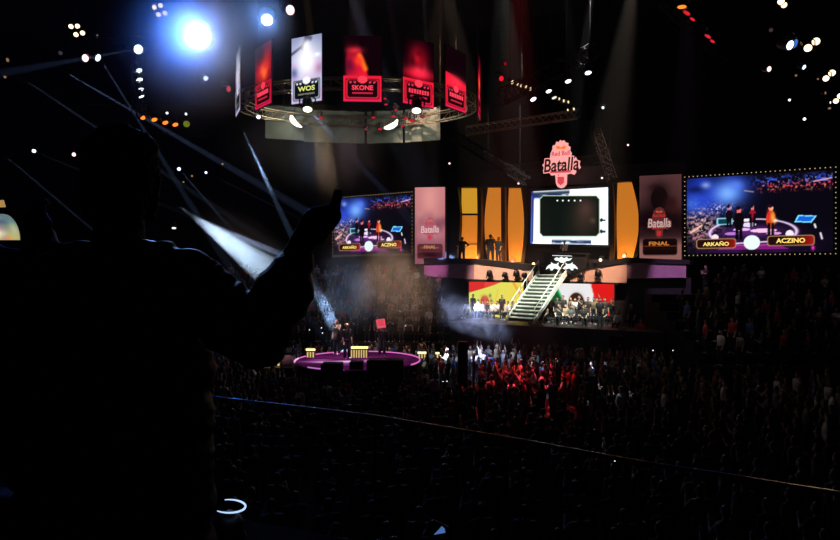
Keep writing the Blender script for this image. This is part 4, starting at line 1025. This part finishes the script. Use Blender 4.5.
# the two on the right and the tall one with a yellow cap
CAPY = mat('cap_yellow', (.5, .42, .12, 1), .6)
for px, Yp, zf, pose, c, hr, lb in ((618, 37.5, .9, 'sit', 'white', CAPY, 'guest in white with a pale yellow cap, sitting right of the Mexican flag'), (631.5, 37, .9, 'stand', 'black', CAPY, 'person in black with a yellow cap, standing right of the Mexican flag'), (622, 35.5, .3, 'sit', 'grey', HAIR, 'guest in grey low in front of the one with the yellow cap'), (641, 36, .5, 'sit', 'red', HAIR, 'guest in red right of the standing person with the yellow cap')):
    v = P(px, 0, Yp); v.z = zf+.25; person(v, yaw_to(v, (DC.x+3, 25, 0)), pose, c, lb, None, 1.0, SKIN, .028, hr)
b = MB(); b.box((11.2,35.2,GZ), (14.0,38.6,1.1)); o = b.build('guest_riser', FLOORM); tag(o, 'dark riser at the right end of the guest platform', 'platform')

# ---- the crowd
COLS = ['black', 'black', 'grey', 'black', 'khaki', 'blue', 'red', 'black', 'white', 'grey']
spots = []
y = 9.6
while y < 36.8:
    dy = .95; x = -.74*y-.5+rng.uniform(0, .8)
    while x < .74*y+.5:
        X = x+rng.uniform(-.18, .18); Y = y+rng.uniform(-.2, .2)
        px = 420+F*X/Y; ph = 270+F*4.5/Y
        ok = math.hypot(X-DC.x, Y-DC.y) > 3.55 and px > 205 and not (X > 12.5 and Y > 27.5)
        # keep clear of the platform, risers, cabinets
        d = (X-SX)*tx+(Y-SY)*ty; off = (X-SX)*nx_+(Y-SY)*ny_
        if -6.9 < d < 7.6 and off < 6.6: ok = False
        if off < 1.2: ok = False
        if 10.7 < X < 14.4 and 34.8 < Y < 39: ok = False
        if -5.4 < X < -.4 and 24.9 < Y < 27.6: ok = False
        if 1.0 < X < 2.8 and 25.4 < Y < 31.5: ok = False
        if 1.5 < X < 4.6 and 31.6 < Y < 34.4: ok = False
        if X < -6.2 and 29.5 < Y < 31.8 and X > -8.4: ok = False
        if ok and px < 870: spots.append((X, Y, GZ, px, ph))
        x += .82 if Y > 16 else .95
    y += dy
for (x0, x1, ya, yb, z) in STEPS:
    x = x0+.5
    while x < x1-.3:
        Y = (ya+yb)/2; X = x+rng.uniform(-.15, .15); px = 420+F*X/Y
        if 205 < px < 870 and not (x0 > 0 and px < 705 and 270+F*(3.3-z)/Y < 289) and not (z > 2.4 and x0 > 0 and rng.random() < .4): spots.append((X, Y, z, px, 270+F*(3.3-z)/Y))
        x += .8 if x0 < 0 else 1.05
spots.sort(key=lambda s: math.hypot(s[0], s[1]))
N_IND = 232
def lit_zone(px, ph): return 425 < px < 625 and 335 < ph < 412
near_words = {}
POS1 = ['up2', 'upL', 'upR', 'clap', 'stand', 'phone', 'point', 'up2', 'stand', 'clap']
ind, rest = spots[:N_IND], spots[N_IND:]
# zones with shared looks
def zone(px, ph, lit):
    if lit:
        a = 'between the tall speaker and the stairs' if px < 520 else 'below the foot of the stairs' if px < 570 else 'below the Mexican flag guests'
        return a
    if ph > 455: return 'in the darkness just beyond the nearer guard rail'
    if px < 330: return 'in the dark crowd left of the round stage front'
    if px < 470: return 'in the dark crowd in front of the round stage'
    if px < 640: return 'in the dark crowd well in front of the red-lit part'
    return 'in the dark crowd below the right stand'
PW = {'up2': 'both arms raised', 'upL': 'one arm raised high', 'upR': 'one arm raised and one bent', 'clap': 'hands clapping', 'stand': 'arms hanging', 'phone': 'a hand held up to film', 'point': 'an arm pointing ahead'}
for i, (X, Y, z, px, ph) in enumerate(ind):
    lit = lit_zone(px, ph)
    pose = POS1[int(rng.integers(0, 10))] if lit else ('stand', 'clap', 'stand', 'phone')[int(rng.integers(0, 4))]
    c = (['white', 'red', 'black', 'red', 'grey', 'white', 'black', 'blue'][int(rng.integers(0, 8))] if ph < 385 else ['red', 'black', 'grey', 'black', 'red'][int(rng.integers(0, 5))]) if lit else ['black', 'grey', 'black', 'khaki', 'black'][int(rng.integers(0, 5))]
    zn = zone(px, ph, lit)
    lb = ('red-lit spectator in %s with %s, %s' if lit else 'spectator in %s with %s, %s') % (c, PW[pose], zn)
    lb = ' '.join(lb.split()[:16]) if len(lb.split()) > 16 else lb
    person((X, Y, z), yaw_to((X, Y, 0), (DC.x+(3 if px > 500 else 0), DC.y+2, 0))+rng.uniform(-.4, .4), pose, c, lb, lb.split(', ')[0]+' '+zn, .94+.12*rng.random(), SKIN if rng.random() < .7 else SKIN2, .032)
# the rest as one mass
def merge_crowd(lst, name, label, cat):
    V, Fc, Mi = [], [], []; base = 0; mlist = [SKIN, HAIR, CL['black'], TRO, SHOE, CL['white'], CL['grey'], CL['red'], CL['blue'], CL['khaki'], SKIN2]
    data = {}
    for pose in ('stand', 'clap', 'up2', 'upL', 'sit'):
        me = remesh(pose_caps(pose), .052, 'c', dict(skin=SKIN, hair=HAIR, shirt=CL['black'], leg=TRO, shoe=SHOE), ORDER, 1)
        a = np.empty(len(me.vertices)*3); me.vertices.foreach_get('co', a)
        f = [tuple(p.vertices) for p in me.polygons]; m = np.empty(len(me.polygons), np.int32); me.polygons.foreach_get('material_index', m)
        lens_ = set(map(len, f)); f = [q if len(q) == 4 else q for q in f]
        data[pose] = (a.reshape(-1, 3), f, m)
    faces = []; mats_ = []; verts = []
    for (X, Y, z, px, ph) in lst:
        pose = ('stand', 'clap', 'stand', 'up2', 'upL')[int(rng.integers(0, 5))]
        if X < -2 and Y > 33 or z > GZ: pose = ('stand', 'clap', 'stand', 'stand', 'upL')[int(rng.integers(0, 5))]
        a, f, m = data[pose]; th = yaw_to((X, Y, 0), (DC.x, DC.y, 0))+rng.uniform(-.4, .4) if Y < 36 or z == GZ else yaw_to((X, Y, 0), (DC.x, DC.y, 0))
        c, s = math.cos(th), math.sin(th); sc = .94+.12*rng.random()
        q = a*sc; w = np.stack([q[:, 0]*c-q[:, 1]*s+X, q[:, 0]*s+q[:, 1]*c+Y, q[:, 2]+z], 1)
        verts.append(w); faces += [tuple(k+base for k in g) for g in f]; base += len(a)
        col = (2, 2, 6, 5, 9, 8, 2, 7)[int(rng.integers(0, 8))]
        mm = m.copy(); mm[m == 2] = col; 
        if rng.random() < .35: mm[m == 0] = 10
        mats_.append(mm)
    me = bpy.data.meshes.new(name); me.from_pydata(np.concatenate(verts).tolist(), [], faces)
    for m in mlist: me.materials.append(m)
    me.polygons.foreach_set('material_index', np.concatenate(mats_)); me.polygons.foreach_set('use_smooth', [True]*len(me.polygons)); me.update()
    return tag(put(name, me), label, cat, None, 'stuff')
merge_crowd(rest, 'crowd', 'dense crowd of spectators around and behind the round stage and on the stands', 'crowd')
print('CROWD', len(spots), len(ind), len(rest))

# lit phones held in the crowd
PHL = emit('phone_light', L3(235, 240, 255), 1.6)
for px, ph, Y, lb in ((321.5,328.5,33,'left of the performers, lower'), (322.5,333.5,33.6,'left of the performers, near the jacket'), (309.5,330.5,33.2,'left of the performers, outer'), (405.5,326.5,34,'right of the red card'), (653,351,28.6,'in the dark right stand, left one'), (673,351,28.3,'in the dark right stand, second one'), (825,341,29.5,'in the dark right stand near the edge'), (400,312,36,'in the smoke right of the red card'), (615,463,9.3,'low in the dark middle of the crowd'), (447,382,24,'in front of the bright seated helper')):
    v = P(px, ph, Y); r_ = thing('phone', 'phone with its light on, '+lb, 'phone', v)
    b = MB(); b.box((-.036,0,-.07), (.036,.009,.075)); b.build('phone_body', HOUS, r_)
    b = MB(); rr = .035/33*Y; b.lathe([(rr, -.012), (rr, .0)], 10, Matrix.Translation((0,0,.03)) @ Matrix.Rotation(R(90), 4, 'X')); b.build('phone_lamp', PHL, r_)

# helper in white right of the stage
v = P(447, 0, 30.3); v.z = GZ+.5; person(v, yaw_to(v, (-3, 29, 0)), 'clap', 'white', 'person in a bright white top right of the round stage, beside the warm lamps', None, 1.0, SKIN, .02, CL['white'])
for px, Y, c, lb in ((475, 33, 'white', 'in white just right of the tall speaker'), (483, 33.5, 'white', 'in white, second right of the tall speaker'), (492, 32.4, 'blue', 'in blue further right of the tall speaker'), (456, 32.6, 'white', 'in white half behind the tall speaker, on its left')):
    v = P(px, 0, Y); v.z = GZ; person(v, yaw_to(v, (-3, 29, 0)), 'clap' if c == 'white' else 'stand', c, 'spectator '+lb, None, 1.02, SKIN, .028)

# =================================================================== near guard rail
gr = thing('guard_rail', 'long thin metal guard rail crossing the dark crowd in front', 'rail', (-2.9, 6.45, 3.71))
g0 = Vector((-2.9, 6.45, 3.71))
pts = [P(160,389.5,6.6), P(222,398,6.15), P(300,407,5.7), P(375,416,5.35), P(520,440,4.7), P(640,462,4.15), P(738,477,3.8), P(790,485.5,3.62), P(830,491.5,3.5), P(870,498,3.38)]
b = MB(); b.tube([p-g0 for p in pts], .013, 10); b.build('top_rail', METAL, gr, smooth=True)
for k in (1, 3, 4, 5, 6, 8):
    p = pts[k]-g0; b = MB(); b.tube([p, p+Vector((0,.02,-1.25))], .012, 6); b.build('post', mat('post_black', (.02,.02,.02,1), .5), gr)
b = MB(); b.add([(-6,7.9,2.1), (-6,2.12,2.1), (4.2,2.12,2.1), (4.2,3.6,2.1), (-6,7.9,2.46), (-6,2.12,2.46), (4.2,2.12,2.46), (4.2,3.6,2.46)], ((0,1,2,3), (7,6,5,4), (0,4,5,1), (1,5,6,2), (2,6,7,3), (3,7,4,0)))
# supporting slab ends under the rail
struct('floor_lower_terrace', b, mat('terrace_black', (.006,.006,.007,1), .9, spec=.1))

# open glowing ring and small blue lit phone near the bottom
gb = thing('glow_arc', 'thin pale blue glowing ring open on one side, low beside the big silhouette', 'arc', P(229, 506, 3.2))
c0 = P(229, 506, 3.2)
path = []
for a in range(-135, 112, 12):
    x = 229+16.5*math.cos(R(a)); yv = 506.2-6.6*math.sin(R(a)); Yd = 3.2+.10*math.sin(R(a))
    path.append(P(x, yv, Yd)-c0)
b = MB(); n = len(path); b.tube(path, .004, 8, rs=[.0015+.0042*math.sin(math.pi*(i+.5)/n)**.6 for i in range(n)]); b.build('glowing_ring', emit('ring_blue', L3(170, 200, 250), 1.3), gb, smooth=True)
person((c0.x, c0.y, 2.47), 0, 'sit', 'black', 'dark seated spectator under the pale blue glowing ring', None, .93, SKIN2, .02)
ph_ = thing('phone', 'small bluish lit phone at the bottom edge below the middle', 'phone', P(441, 530, 3.0))
b = MB(); b.box((-.045,0,-.03), (.03,.008,.03), 0, Matrix.Rotation(R(25), 4, 'Y')); b.build('phone_body', HOUS, ph_)
b = MB(); b.prism([(-.035,-.022), (.022,-.012), (.018,.008), (.004,.02), (-.01,.004)], -.004, -.001); b.build('phone_screen', emit('ps', L3(70, 105, 165), 1), ph_)

# =================================================================== the silhouetted spectator with a raised hand
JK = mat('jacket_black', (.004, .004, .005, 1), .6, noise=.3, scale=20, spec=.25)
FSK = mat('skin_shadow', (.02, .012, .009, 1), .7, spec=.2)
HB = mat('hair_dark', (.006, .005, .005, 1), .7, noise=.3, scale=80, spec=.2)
YB = 1.55
def Q(px, py, Y=YB): return P(px, py, Y)
fs = thing('person', 'large black silhouette of a spectator seen from behind, one hand raised', 'person', (Q(120,0).x, YB, 3.52))
fo = fs.location
def caps_rel(lst): return [(Vector(a)-fo, ra, Vector(b_)-fo, rb, m) for a, ra, b_, rb, m in lst]
head = [(Q(120,183), .082, Q(120,170), .088, 'skin'), (Q(120,200,1.58), .062, Q(120,212,1.59), .055, 'skin'), (Q(120,215), .058, Q(119,250), .066, 'skin')]
for x in (85.5, 154.5): head.append((Q(x,190), .014, Q(x,178), .018, 'skin'))
head += [(Q(120,186,1.66), .014, Q(120,192,1.67), .015, 'skin')]
SHL, SHR = Q(40,292), Q(198,291)
ELB, WRI = Q(258,338,1.42), Q(302,243,1.52)
KN = Q(318,222,1.54)
body = head+[(Q(90,305), .11, Q(150,305), .11, 'body'), (Q(60,290), .08, Q(178,290), .08, 'body'), (Q(95,420), .12, Q(145,420), .12, 'body'), (Q(95,540), .125, Q(145,540), .125, 'body'), (Q(119,262), .085, Q(119,300), .1, 'body'),
      (SHR, .075, ELB, .062, 'body'), (ELB, .055, WRI, .032, 'skin'), (WRI, .033, KN, .042, 'skin'),
      (SHL, .075, Q(8,400,1.5), .06, 'body'), (Q(8,400,1.5), .055, Q(20,480,1.72), .035, 'skin')]
for s in (-1, 1):
    hp = Vector((fo.x+s*.1, YB, 4.42)); kn = Vector((fo.x+s*.11, YB+.02, 4.02)); an = Vector((fo.x+s*.12, YB-.02, 3.61))
    body += [(hp, .1, kn, .066, 'body'), (kn, .062, an, .045, 'body'), (an, .045, an+Vector((s*.01,.17,-.045)), .04, 'body')]
# hand: palm, four fingers curling forward, thumb
def finger(root, d1, d2, d3, L_, r_):
    a = Vector(root); b1 = a+Vector(d1).normalized()*L_*.45; b2 = b1+Vector(d2).normalized()*L_*.32; b3 = b2+Vector(d3).normalized()*L_*.25
    return [(a, r_, b1, r_*.95, 'skin'), (b1, r_*.95, b2, r_*.85, 'skin'), (b2, r_*.85, b3, r_*.7, 'skin')]
hand = [(Q(306,238,1.52), .030, Q(314,222,1.53), .030, 'skin'), (Q(312,236,1.53), .028, Q(327,214,1.55), .026, 'skin'), (Q(318,236,1.55), .024, Q(334,216,1.57), .022, 'skin')]
hand += finger(Q(331,214,1.57), (.4,.3,.8), (.3,.3,1), (.1,.3,1), .066, .0125)
hand += finger(Q(326,214,1.56), (.55,.2,.7), (.3,.2,1), (.05,.2,1), .066, .012)
hand += finger(Q(322,214,1.54), (.5,.6,.45), (.5,.9,-.1), (.2,.8,-.7), .075, .0105)
hand += finger(Q(314,216,1.53), (.35,.6,.35), (.4,.9,-.3), (.1,.7,-.8), .065, .0100)
hand += finger(Q(335,222,1.57), (.1,.2,.9), (.1,.3,1), (.15,.2,1), .062, .0115)
hand += [(Q(304,234,1.52), .016, Q(304,221,1.52), .014, 'skin'), (Q(304,221,1.52), .014, Q(311,212,1.54), .012, 'skin')]
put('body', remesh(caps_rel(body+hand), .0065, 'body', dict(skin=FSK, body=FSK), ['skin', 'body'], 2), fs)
hair = [(Q(120,168,1.54), .094, Q(120,160,1.54), .092, 'hair'), (Q(120,182,1.52), .09, Q(120,200,1.52), .078, 'hair'), (Q(120,205,1.5), .07, Q(120,222,1.5), .055, 'hair'), (Q(100,150,1.55), .045, Q(140,149,1.55), .045, 'hair'), (Q(88,190), .022, Q(90,214), .018, 'hair'), (Q(152,190), .02, Q(150,214), .018, 'hair')]
def hd(c):
    n = np.sin(c[:, 0]*190)*np.cos(c[:, 2]*170)*np.sin(c[:, 1]*150+1); n2 = np.sin(c[:, 0]*420+c[:, 2]*300)
    d = c-c.mean(0); d /= np.linalg.norm(d, axis=1)[:, None]+1e-9
    return c+d*(n*.004+n2*.0018)[:, None]
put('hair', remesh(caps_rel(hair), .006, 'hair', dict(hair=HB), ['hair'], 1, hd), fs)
def jd(c):
    n = np.sin(c[:, 0]*60+c[:, 2]*45)*.004+np.sin(c[:, 2]*120-c[:, 0]*70)*.0025
    d = np.stack([np.sin(c[:, 2]*50), np.cos(c[:, 0]*40), np.sin(c[:, 0]*55)], 1)
    return c+d*n[:, None]
SL = ELB.lerp(WRI, .72)
jack = [(Q(85,305), .125, Q(155,305), .125, 'j'), (Q(54,290), .1, Q(184,290), .1, 'j'), (Q(85,420), .15, Q(156,420), .15, 'j'), (Q(85,500), .155, Q(155,500), .155, 'j'), (Q(85,560), .16, Q(155,560), .16, 'j'), (Q(85,380), .14, Q(160,370), .14, 'j'), (Q(85,460), .15, Q(156,460), .15, 'j'), (Q(119,268,1.53), .085, Q(119,300), .115, 'j'), (Q(78,266,1.53), .066, Q(162,266,1.53), .066, 'j'), (Q(60,272,1.53), .062, Q(190,272,1.52), .062, 'j'),
        (SHR, .092, Q(235,322,1.46), .086, 'j'), (Q(235,322,1.46), .086, ELB, .074, 'j'), (Q(222,316,1.48), .06, Q(252,312,1.45), .045, 'j'), (ELB, .074, Q(285,290,1.46), .072, 'j'), (Q(285,290,1.46), .072, Q(297,258,1.51), .045, 'j'),
        (SHL, .092, Q(8,400,1.5), .078, 'j'), (Q(8,400,1.5), .075, Q(18,465,1.68), .055, 'j'), (Q(100,350), .14, Q(140,350), .14, 'j')]
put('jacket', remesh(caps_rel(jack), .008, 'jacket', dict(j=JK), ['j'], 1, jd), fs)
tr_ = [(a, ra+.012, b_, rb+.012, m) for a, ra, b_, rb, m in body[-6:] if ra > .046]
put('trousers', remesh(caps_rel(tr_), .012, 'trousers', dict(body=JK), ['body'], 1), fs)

# neighbour at the left edge: hooded head, body and a lowered head, seen from behind
ns = thing('person', 'dark hooded spectator cut by the left edge, before a lit screen', 'person', (Q(5,0,1.75).x, 1.78, 3.52))
no = ns.location
def cr2(lst): return [(Vector(a)-no, ra, Vector(b_)-no, rb, m) for a, ra, b_, rb, m in lst]
N2 = 1.75
nb = [(Q(-8,292,N2), .085, Q(-8,280,N2), .09, 's'), (Q(-8,300,N2), .06, Q(-8,345,N2), .065, 's'), (Q(-60,352,N2), .08, Q(40,352,N2), .08, 's'), (Q(-35,420,N2), .13, Q(20,420,N2), .13, 's'), (Q(-35,540,N2), .13, Q(20,540,N2), .13, 's'),
      (Q(44,352,N2), .07, Q(48,300,1.78), .055, 's'), (Q(48,300,1.78), .05, Q(42,240,1.85), .033, 's'), (Q(42,240,1.85), .034, Q(37,222,1.86), .04, 's'),
      (Q(-60,352,N2), .07, Q(-80,440,N2), .05, 's'), (Q(-80,440,N2), .05, Q(-60,500,N2), .035, 's')]
for s in (-1, 1):
    hp = Vector((no.x+s*.1, N2, 4.3)); kn = Vector((no.x+s*.11, N2+.02, 3.98)); an = Vector((no.x+s*.12, N2, 3.6))
    nb += [(hp, .09, kn, .066, 's'), (kn, .062, an, .045, 's'), (an, .045, an+Vector((0,.17,-.03)), .04, 's')]
hn = []
for k, (rx, L_) in enumerate(((33,.07), (36,.08), (39,.078), (42,.065))): hn += [(a, r1, b_, r2, 's') for a, r1, b_, r2, m in finger(Q(rx,214,1.87), (-.15+.08*k,.3,1), (-.1,.7,.5), (0,.9,-.2), L_, .0095)]
hn += [(Q(44,232,1.85), .015, Q(50,222,1.85), .012, 's')]
put('body', remesh(cr2(nb+hn), .009, 'body', dict(s=FSK), ['s']), ns)
put('hooded_jacket', remesh(cr2([(a, ra+.016, b_, rb+.016, m) for a, ra, b_, rb, m in nb[:7]]), .011, 'jacket', dict(s=JK), ['s'], 1, jd), ns)

# lit arched screen far left
l = P(10, 240, 46); ls = thing('led_screen', 'small dome-topped lit screen cut by the left edge', 'screen', l, 0)
def rp(pts): return [((x-10)/F*46, (240-y)/F*46) for x, y in pts]
b = MB(); b.prism(rp([(-30,214), (3,213), (10,216), (16,223), (20,232), (21,241), (-30,242)]), .05, .3); b.build('casing', BLACK, ls)
def paint_dome(U, V):
    p = Pic(U, V, (90, 130, 130), 2); n = p.noise(12, 8, 91)
    p.mix(np.clip(V*1.6-.4, 0, 1), (215, 190, 110), .8); p.mix(np.clip(n*2-1, 0, 1), (200, 120, 160), .7); p.blob(.5, .75, .2, .15, (250, 250, 225), .9); p.blob(.8, .9, .1, .1, (235, 170, 90), .8); p.blob(.62, .3, .3, .1, (70, 100, 130), .7); p.blob(.9, .6, .1, .3, (205, 215, 160), .7)
    return p.out()
# rows of a half-dome outline mapped cell by cell
gme = grid_screen('display', rp([(-26,214), (20,214), (20,240), (-26,240)]), 60, 30, paint_dome, screenmat('dome_screen', .9), ls, 0)
me = gme.data
for v_ in me.vertices:
    t = 1-(v_.co.z)/(26/F*46); t = min(max(t, 0), 1)     # 0 top..1 bottom
    edge = (3+17*math.sqrt(max(0, 1-(1-t)**2)))
    u_ = (v_.co.x/(46/F)+10+26)/46
    v_.co.x = ((-26+u_*(edge+26))-10)/F*46
pm = MB(); pm.box((-1.6,.1,-(240-240)/F*46-P(10,240,46).z+GZ), (-1.3,.3,0)); pm.build('support_post', BLACK, ls)
l2 = MB(); l2.prism(rp([(-20,201), (3,200), (5,207), (-20,208)]), 0, .1); l2.build('upper_display', emit('dome_up', L3(190, 150, 90), .8), ls)

# =================================================================== smoke (real density, lit by the lamps)
def smoke(label, c, r, dens, scale, col, rot=0, lo=.42, hi=.75, core=1.0):
    bm = bmesh.new(); bmesh.ops.create_icosphere(bm, subdivisions=3, radius=1)
    me = bpy.data.meshes.new('smoke'); bm.to_mesh(me); bm.free()
    m = bpy.data.materials.new('smoke_density'); m.use_nodes = True; nt = m.node_tree; nt.nodes.clear(); N_ = nt.nodes.new; Lk = nt.links.new
    tc = N_('ShaderNodeTexCoord'); ln = N_('ShaderNodeVectorMath'); ln.operation = 'LENGTH'; Lk(tc.outputs['Object'], ln.inputs[0])
    fall = N_('ShaderNodeMapRange'); fall.inputs[1].default_value = 1; fall.inputs[2].default_value = .15; fall.inputs[3].default_value = 0; fall.inputs[4].default_value = 1; fall.interpolation_type = 'SMOOTHSTEP'; Lk(ln.outputs['Value'], fall.inputs[0])
    nz = N_('ShaderNodeTexNoise'); nz.inputs['Scale'].default_value = scale; nz.inputs['Detail'].default_value = 5; nz.inputs['Roughness'].default_value = .6; nz.inputs['Distortion'].default_value = .4
    mp = N_('ShaderNodeMapping'); mp.inputs['Scale'].default_value = tuple(x/3 for x in r); mp.inputs['Location'].default_value = c; Lk(tc.outputs['Object'], mp.inputs[0]); Lk(mp.outputs[0], nz.inputs['Vector'])
    mr = N_('ShaderNodeMapRange'); mr.inputs[1].default_value = lo; mr.inputs[2].default_value = hi; Lk(nz.outputs['Fac'], mr.inputs[0])
    mu = N_('ShaderNodeMath'); mu.operation = 'MULTIPLY'; pw_ = N_('ShaderNodeMath'); pw_.operation = 'POWER'; pw_.inputs[1].default_value = core; Lk(fall.outputs[0], pw_.inputs[0]); Lk(pw_.outputs[0], mu.inputs[0]); Lk(mr.outputs[0], mu.inputs[1])
    m2 = N_('ShaderNodeMath'); m2.operation = 'MULTIPLY'; m2.inputs[1].default_value = dens; Lk(mu.outputs[0], m2.inputs[0])
    vs = N_('ShaderNodeVolumeScatter'); vs.inputs['Color'].default_value = col; Lk(m2.outputs[0], vs.inputs['Density']); o = N_('ShaderNodeOutputMaterial'); Lk(vs.outputs[0], o.inputs['Volume'])
    me.materials.append(m); ob = put('smoke', me, None, c, 0); ob.scale = r; ob.rotation_euler = (0, rot, 0)
    tag(ob, label, 'smoke', None, 'stuff'); return ob
smoke('brownish haze cloud drifting above the round stage under the pink banner', P(392, 288, 35), (4.8, 2.2, 2.9), .7, 2.0, (1, .95, .9, 1), R(22), .38, .7)
smoke('pale blue haze streak reaching from the round stage towards the stairs', P(473, 318, 33.5), (3.3, 1.0, 1.15), .95, 4.5, (.95, .97, 1, 1), R(20), .42, .66)
smoke('faint bluish haze below the raised hand', P(345, 290, 34), (3.2, 1.6, 2.6), .28, 2.4, (.95, .97, 1, 1), R(25), .4, .72)
smoke('bright patch of haze inside the broad beam left of the raised arm', P(256,256,33), (4.6,1.5,1.9), .3, .6, (1, 1, 1, 1), R(42), -.6, .4)

smoke('faint grey haze under the oval ring of banners', P(305,150,30), (5.0,2.4,2.6), .05, 1.2, (1,1,1,1), 0, .2, .6)
smoke('haze ball added around the huge glaring lamp for its optical glare', P(198,36,23.4), (4.6,2.6,4.6), .8, 1.5, (1,1,1,1), 0, -1, -.5, 2.4)  # haze ball added to imitate the lamp's optical glare
smoke('small haze puff added as the halo of the blue-white lamp above the red banner', P(267,20,24.5), (1.5,1.2,1.5), .3, 1.5, (1,1,1,1), 0, -1, -.5)  # extra puff added to give this lamp its halo
# =================================================================== lights
w = bpy.data.worlds.new('world'); SC.world = w; w.use_nodes = True; nt = w.node_tree
nt.nodes['Background'].inputs[0].default_value = (.004, .004, .006, 1); nt.nodes['Background'].inputs[1].default_value = .0
vs = nt.nodes.new('ShaderNodeVolumeScatter'); vs.inputs['Density'].default_value = .0007; nt.links.new(vs.outputs[0], nt.nodes['World Output'].inputs['Volume'])

def spot(name, loc, target, power, ang, col, blend=.3, size=.05):
    ld = bpy.data.lights.new(name, 'SPOT'); ld.energy = power; ld.spot_size = R(ang); ld.spot_blend = blend; ld.color = col; ld.shadow_soft_size = size
    o = bpy.data.objects.new(name, ld); COL.objects.link(o); o.location = loc
    o.rotation_euler = (Vector(target)-Vector(loc)).to_track_quat('-Z', 'Y').to_euler(); return o
def point(name, loc, power, col, size=.1):
    ld = bpy.data.lights.new(name, 'POINT'); ld.energy = power; ld.color = col; ld.shadow_soft_size = size
    o = bpy.data.objects.new(name, ld); COL.objects.link(o); o.location = loc; return o
BLUE = (.25, .45, 1); CB = (.36, .58, 1)
def beam(x0, y0, Y0, x1, y1, Y1, power, ang, col=CB): return spot('beam_lamp', P(x0, y0, Y0), P(x1, y1, Y1), power*42, ang*1.7, col, .6, .03)
beam(179,169,32, 260,262,31, 9000, 1.6, (.35,.5,1))
beam(206,172.5,32, 350,243,31, 3500, 1.0, (.5,.6,1))
beam(239,122,27.4, 296,245,31, 17000, 2.2, CB)
beam(65,72,27, 335,228,36, 26000, 1.6, (.35,.5,1))
beam(25,80,27, 97,128,31.5, 14000, 1.0, (.5,.65,1))
beam(99,57,27, 222,255,36, 14000, 1.6, (.35,.5,1))
beam(0,151,27, 60,202,30, 20000, .8, CB)
beam(34,151,33, 120,187,33, 4500, 1.0, (.5,.65,1))
beam(298,98,29, 372,178,36, 9000, 1.8, (.3,.45,1))
beam(137.5,49,26.8, 70,61,27, 5000, 2.5, (.3,.45,1))
spot('broad_beam_lamp', P(180,207,33.4), P(286,284,32.8), 26000, 17, (.55,.75,1), .5, .05)
# glare lamps shining towards the stands and camera
gl = P(198,36,23.6); spot('glare_lamp', gl, gl+Vector((-.1,-1,-.25)), 3600, 150, (.02,.17,1), .9, .1)
spot('added_rim_spot', P(199,40,23.3), Q(172,236,1.5), 9000, 1.6, (.35,.6,1), .6, .08)  # extra narrow spot added for the highlight on the silhouette's shoulder
g2 = P(267,20,24.7); spot('glare_lamp', g2, g2+Vector((.1,-1,-.2)), 300, 140, (.12,.35,1), .7, .08)
# crowd, guests, stairs
spot('red_wash', P(520,-60,28), P(512,374,27), 52000, 18, (1,.05,.07), .7, .15)
spot('white_wash', P(600,-60,30), P(538,358,29.5), 90000, 5.5, (.95,.95,1), .5, .08)
spot('white_wash', P(560,-60,28), P(610,402,22), 22000, 5, (.9,1,1), .5, .08)
spot('white_wash', P(420,-60,28), P(447,364,30.3), 90000, 3.2, (.85,.92,1), .5, .05)  # narrow spot added to brighten the person in the white top
spot('guest_light', P(500,-60,31), deck(490, 3.0), 34000, 9, (1,1,.95), .5, .1)
spot('guest_light', P(640,-60,30), deck(575, 3.2), 40000, 14, (.9,1,.85), .5, .1)
spot('stair_light', P(500,-60,32), P(534,300,40), 70000, 13, (.95,1,.88), .5, .1)
spot('fascia_light', P(440,-50,33), SW(SP(500,272,1.5)[0], 1.5, 4.9), 50000, 15, (1,.72,.55), .6, .1)
spot('fascia_light', P(640,-50,32), SW(SP(588,272,1.5)[0], 1.5, 4.9), 46000, 17, (1,.62,.45), .6, .1)
spot('plum_light', P(380,-50,33), SW(SP(434,270,1.4)[0], 1.4, SP(434,270,1.4)[1]), 26000, 7, (1,.4,.8), 1.0, .1)
spot('plum_light', P(690,-50,28), SW(7.4, 1.4, 4.6), 12000, 12, (.9,.5,1), .6, .1)
spot('stage_wash', P(357,-60,27), (-3.0,30,1), 22000, 17, (1,.62,.7), .6, .1)
spot('stage_wash', P(300,-60,31), P(344,335,30.5), 75000, 6, (1,.62,.35), .6, .1)
spot('back_crowd_wash', P(430,-60,26), P(400,320,38), 1500, 26, (1,.6,.45), .8, .1)
spot('back_crowd_wash', P(250,60,26), P(300,340,33), 3000, 26, (.6,.3,1), .8, .1)
spot('smoke_light', P(452,-60,30), P(395,288,35), 36000, 16, (1,.62,.42), .8, .1)
spot('smoke_light', P(330,-60,28), P(472,320,33.5), 80000, 11, (.5,.6,1), .8, .1)
spot('smoke_light', P(250,-60,28), P(350,300,34), 16000, 12, (.4,.6,1), .8, .1)
for x, y, pw in ((291,118,50), (393,124,50), (308,108,22), (416,109,50)): point('truss_lamp', P(x, y, 30.6), pw, (1,.9,.7), .1)
for px in (465, 471, 492, 513, 624):
    d, z = SP(px, 258, .3); point('amber_uplight', SW(d, .0, z+.1), 45, (1,.55,.2), .05)
spot('right_stand_wash', P(700,40,26), P(700,330,30), 300, 30, (1,.85,.7), .8, .1)
spot('added_rail_spot', P(800,-60,9), P(795,486,3.62), 160, 4, (1,.65,.35), .6, .05)  # out-of-view spot added to make the warm highlight on the guard rail

SC.view_settings.view_transform = 'Standard'; SC.view_settings.look = 'None'; SC.view_settings.gamma = 1; SC.view_settings.use_curve_mapping = False
SC.view_settings.exposure = 0.0
SC.cycles.use_denoising = True
SC.cycles.max_bounces = 4; SC.cycles.volume_bounces = 0; SC.cycles.transparent_max_bounces = 8
SC.cycles.sample_clamp_indirect = 4; SC.cycles.volume_max_steps = 128; SC.cycles.volume_step_rate = 1.0
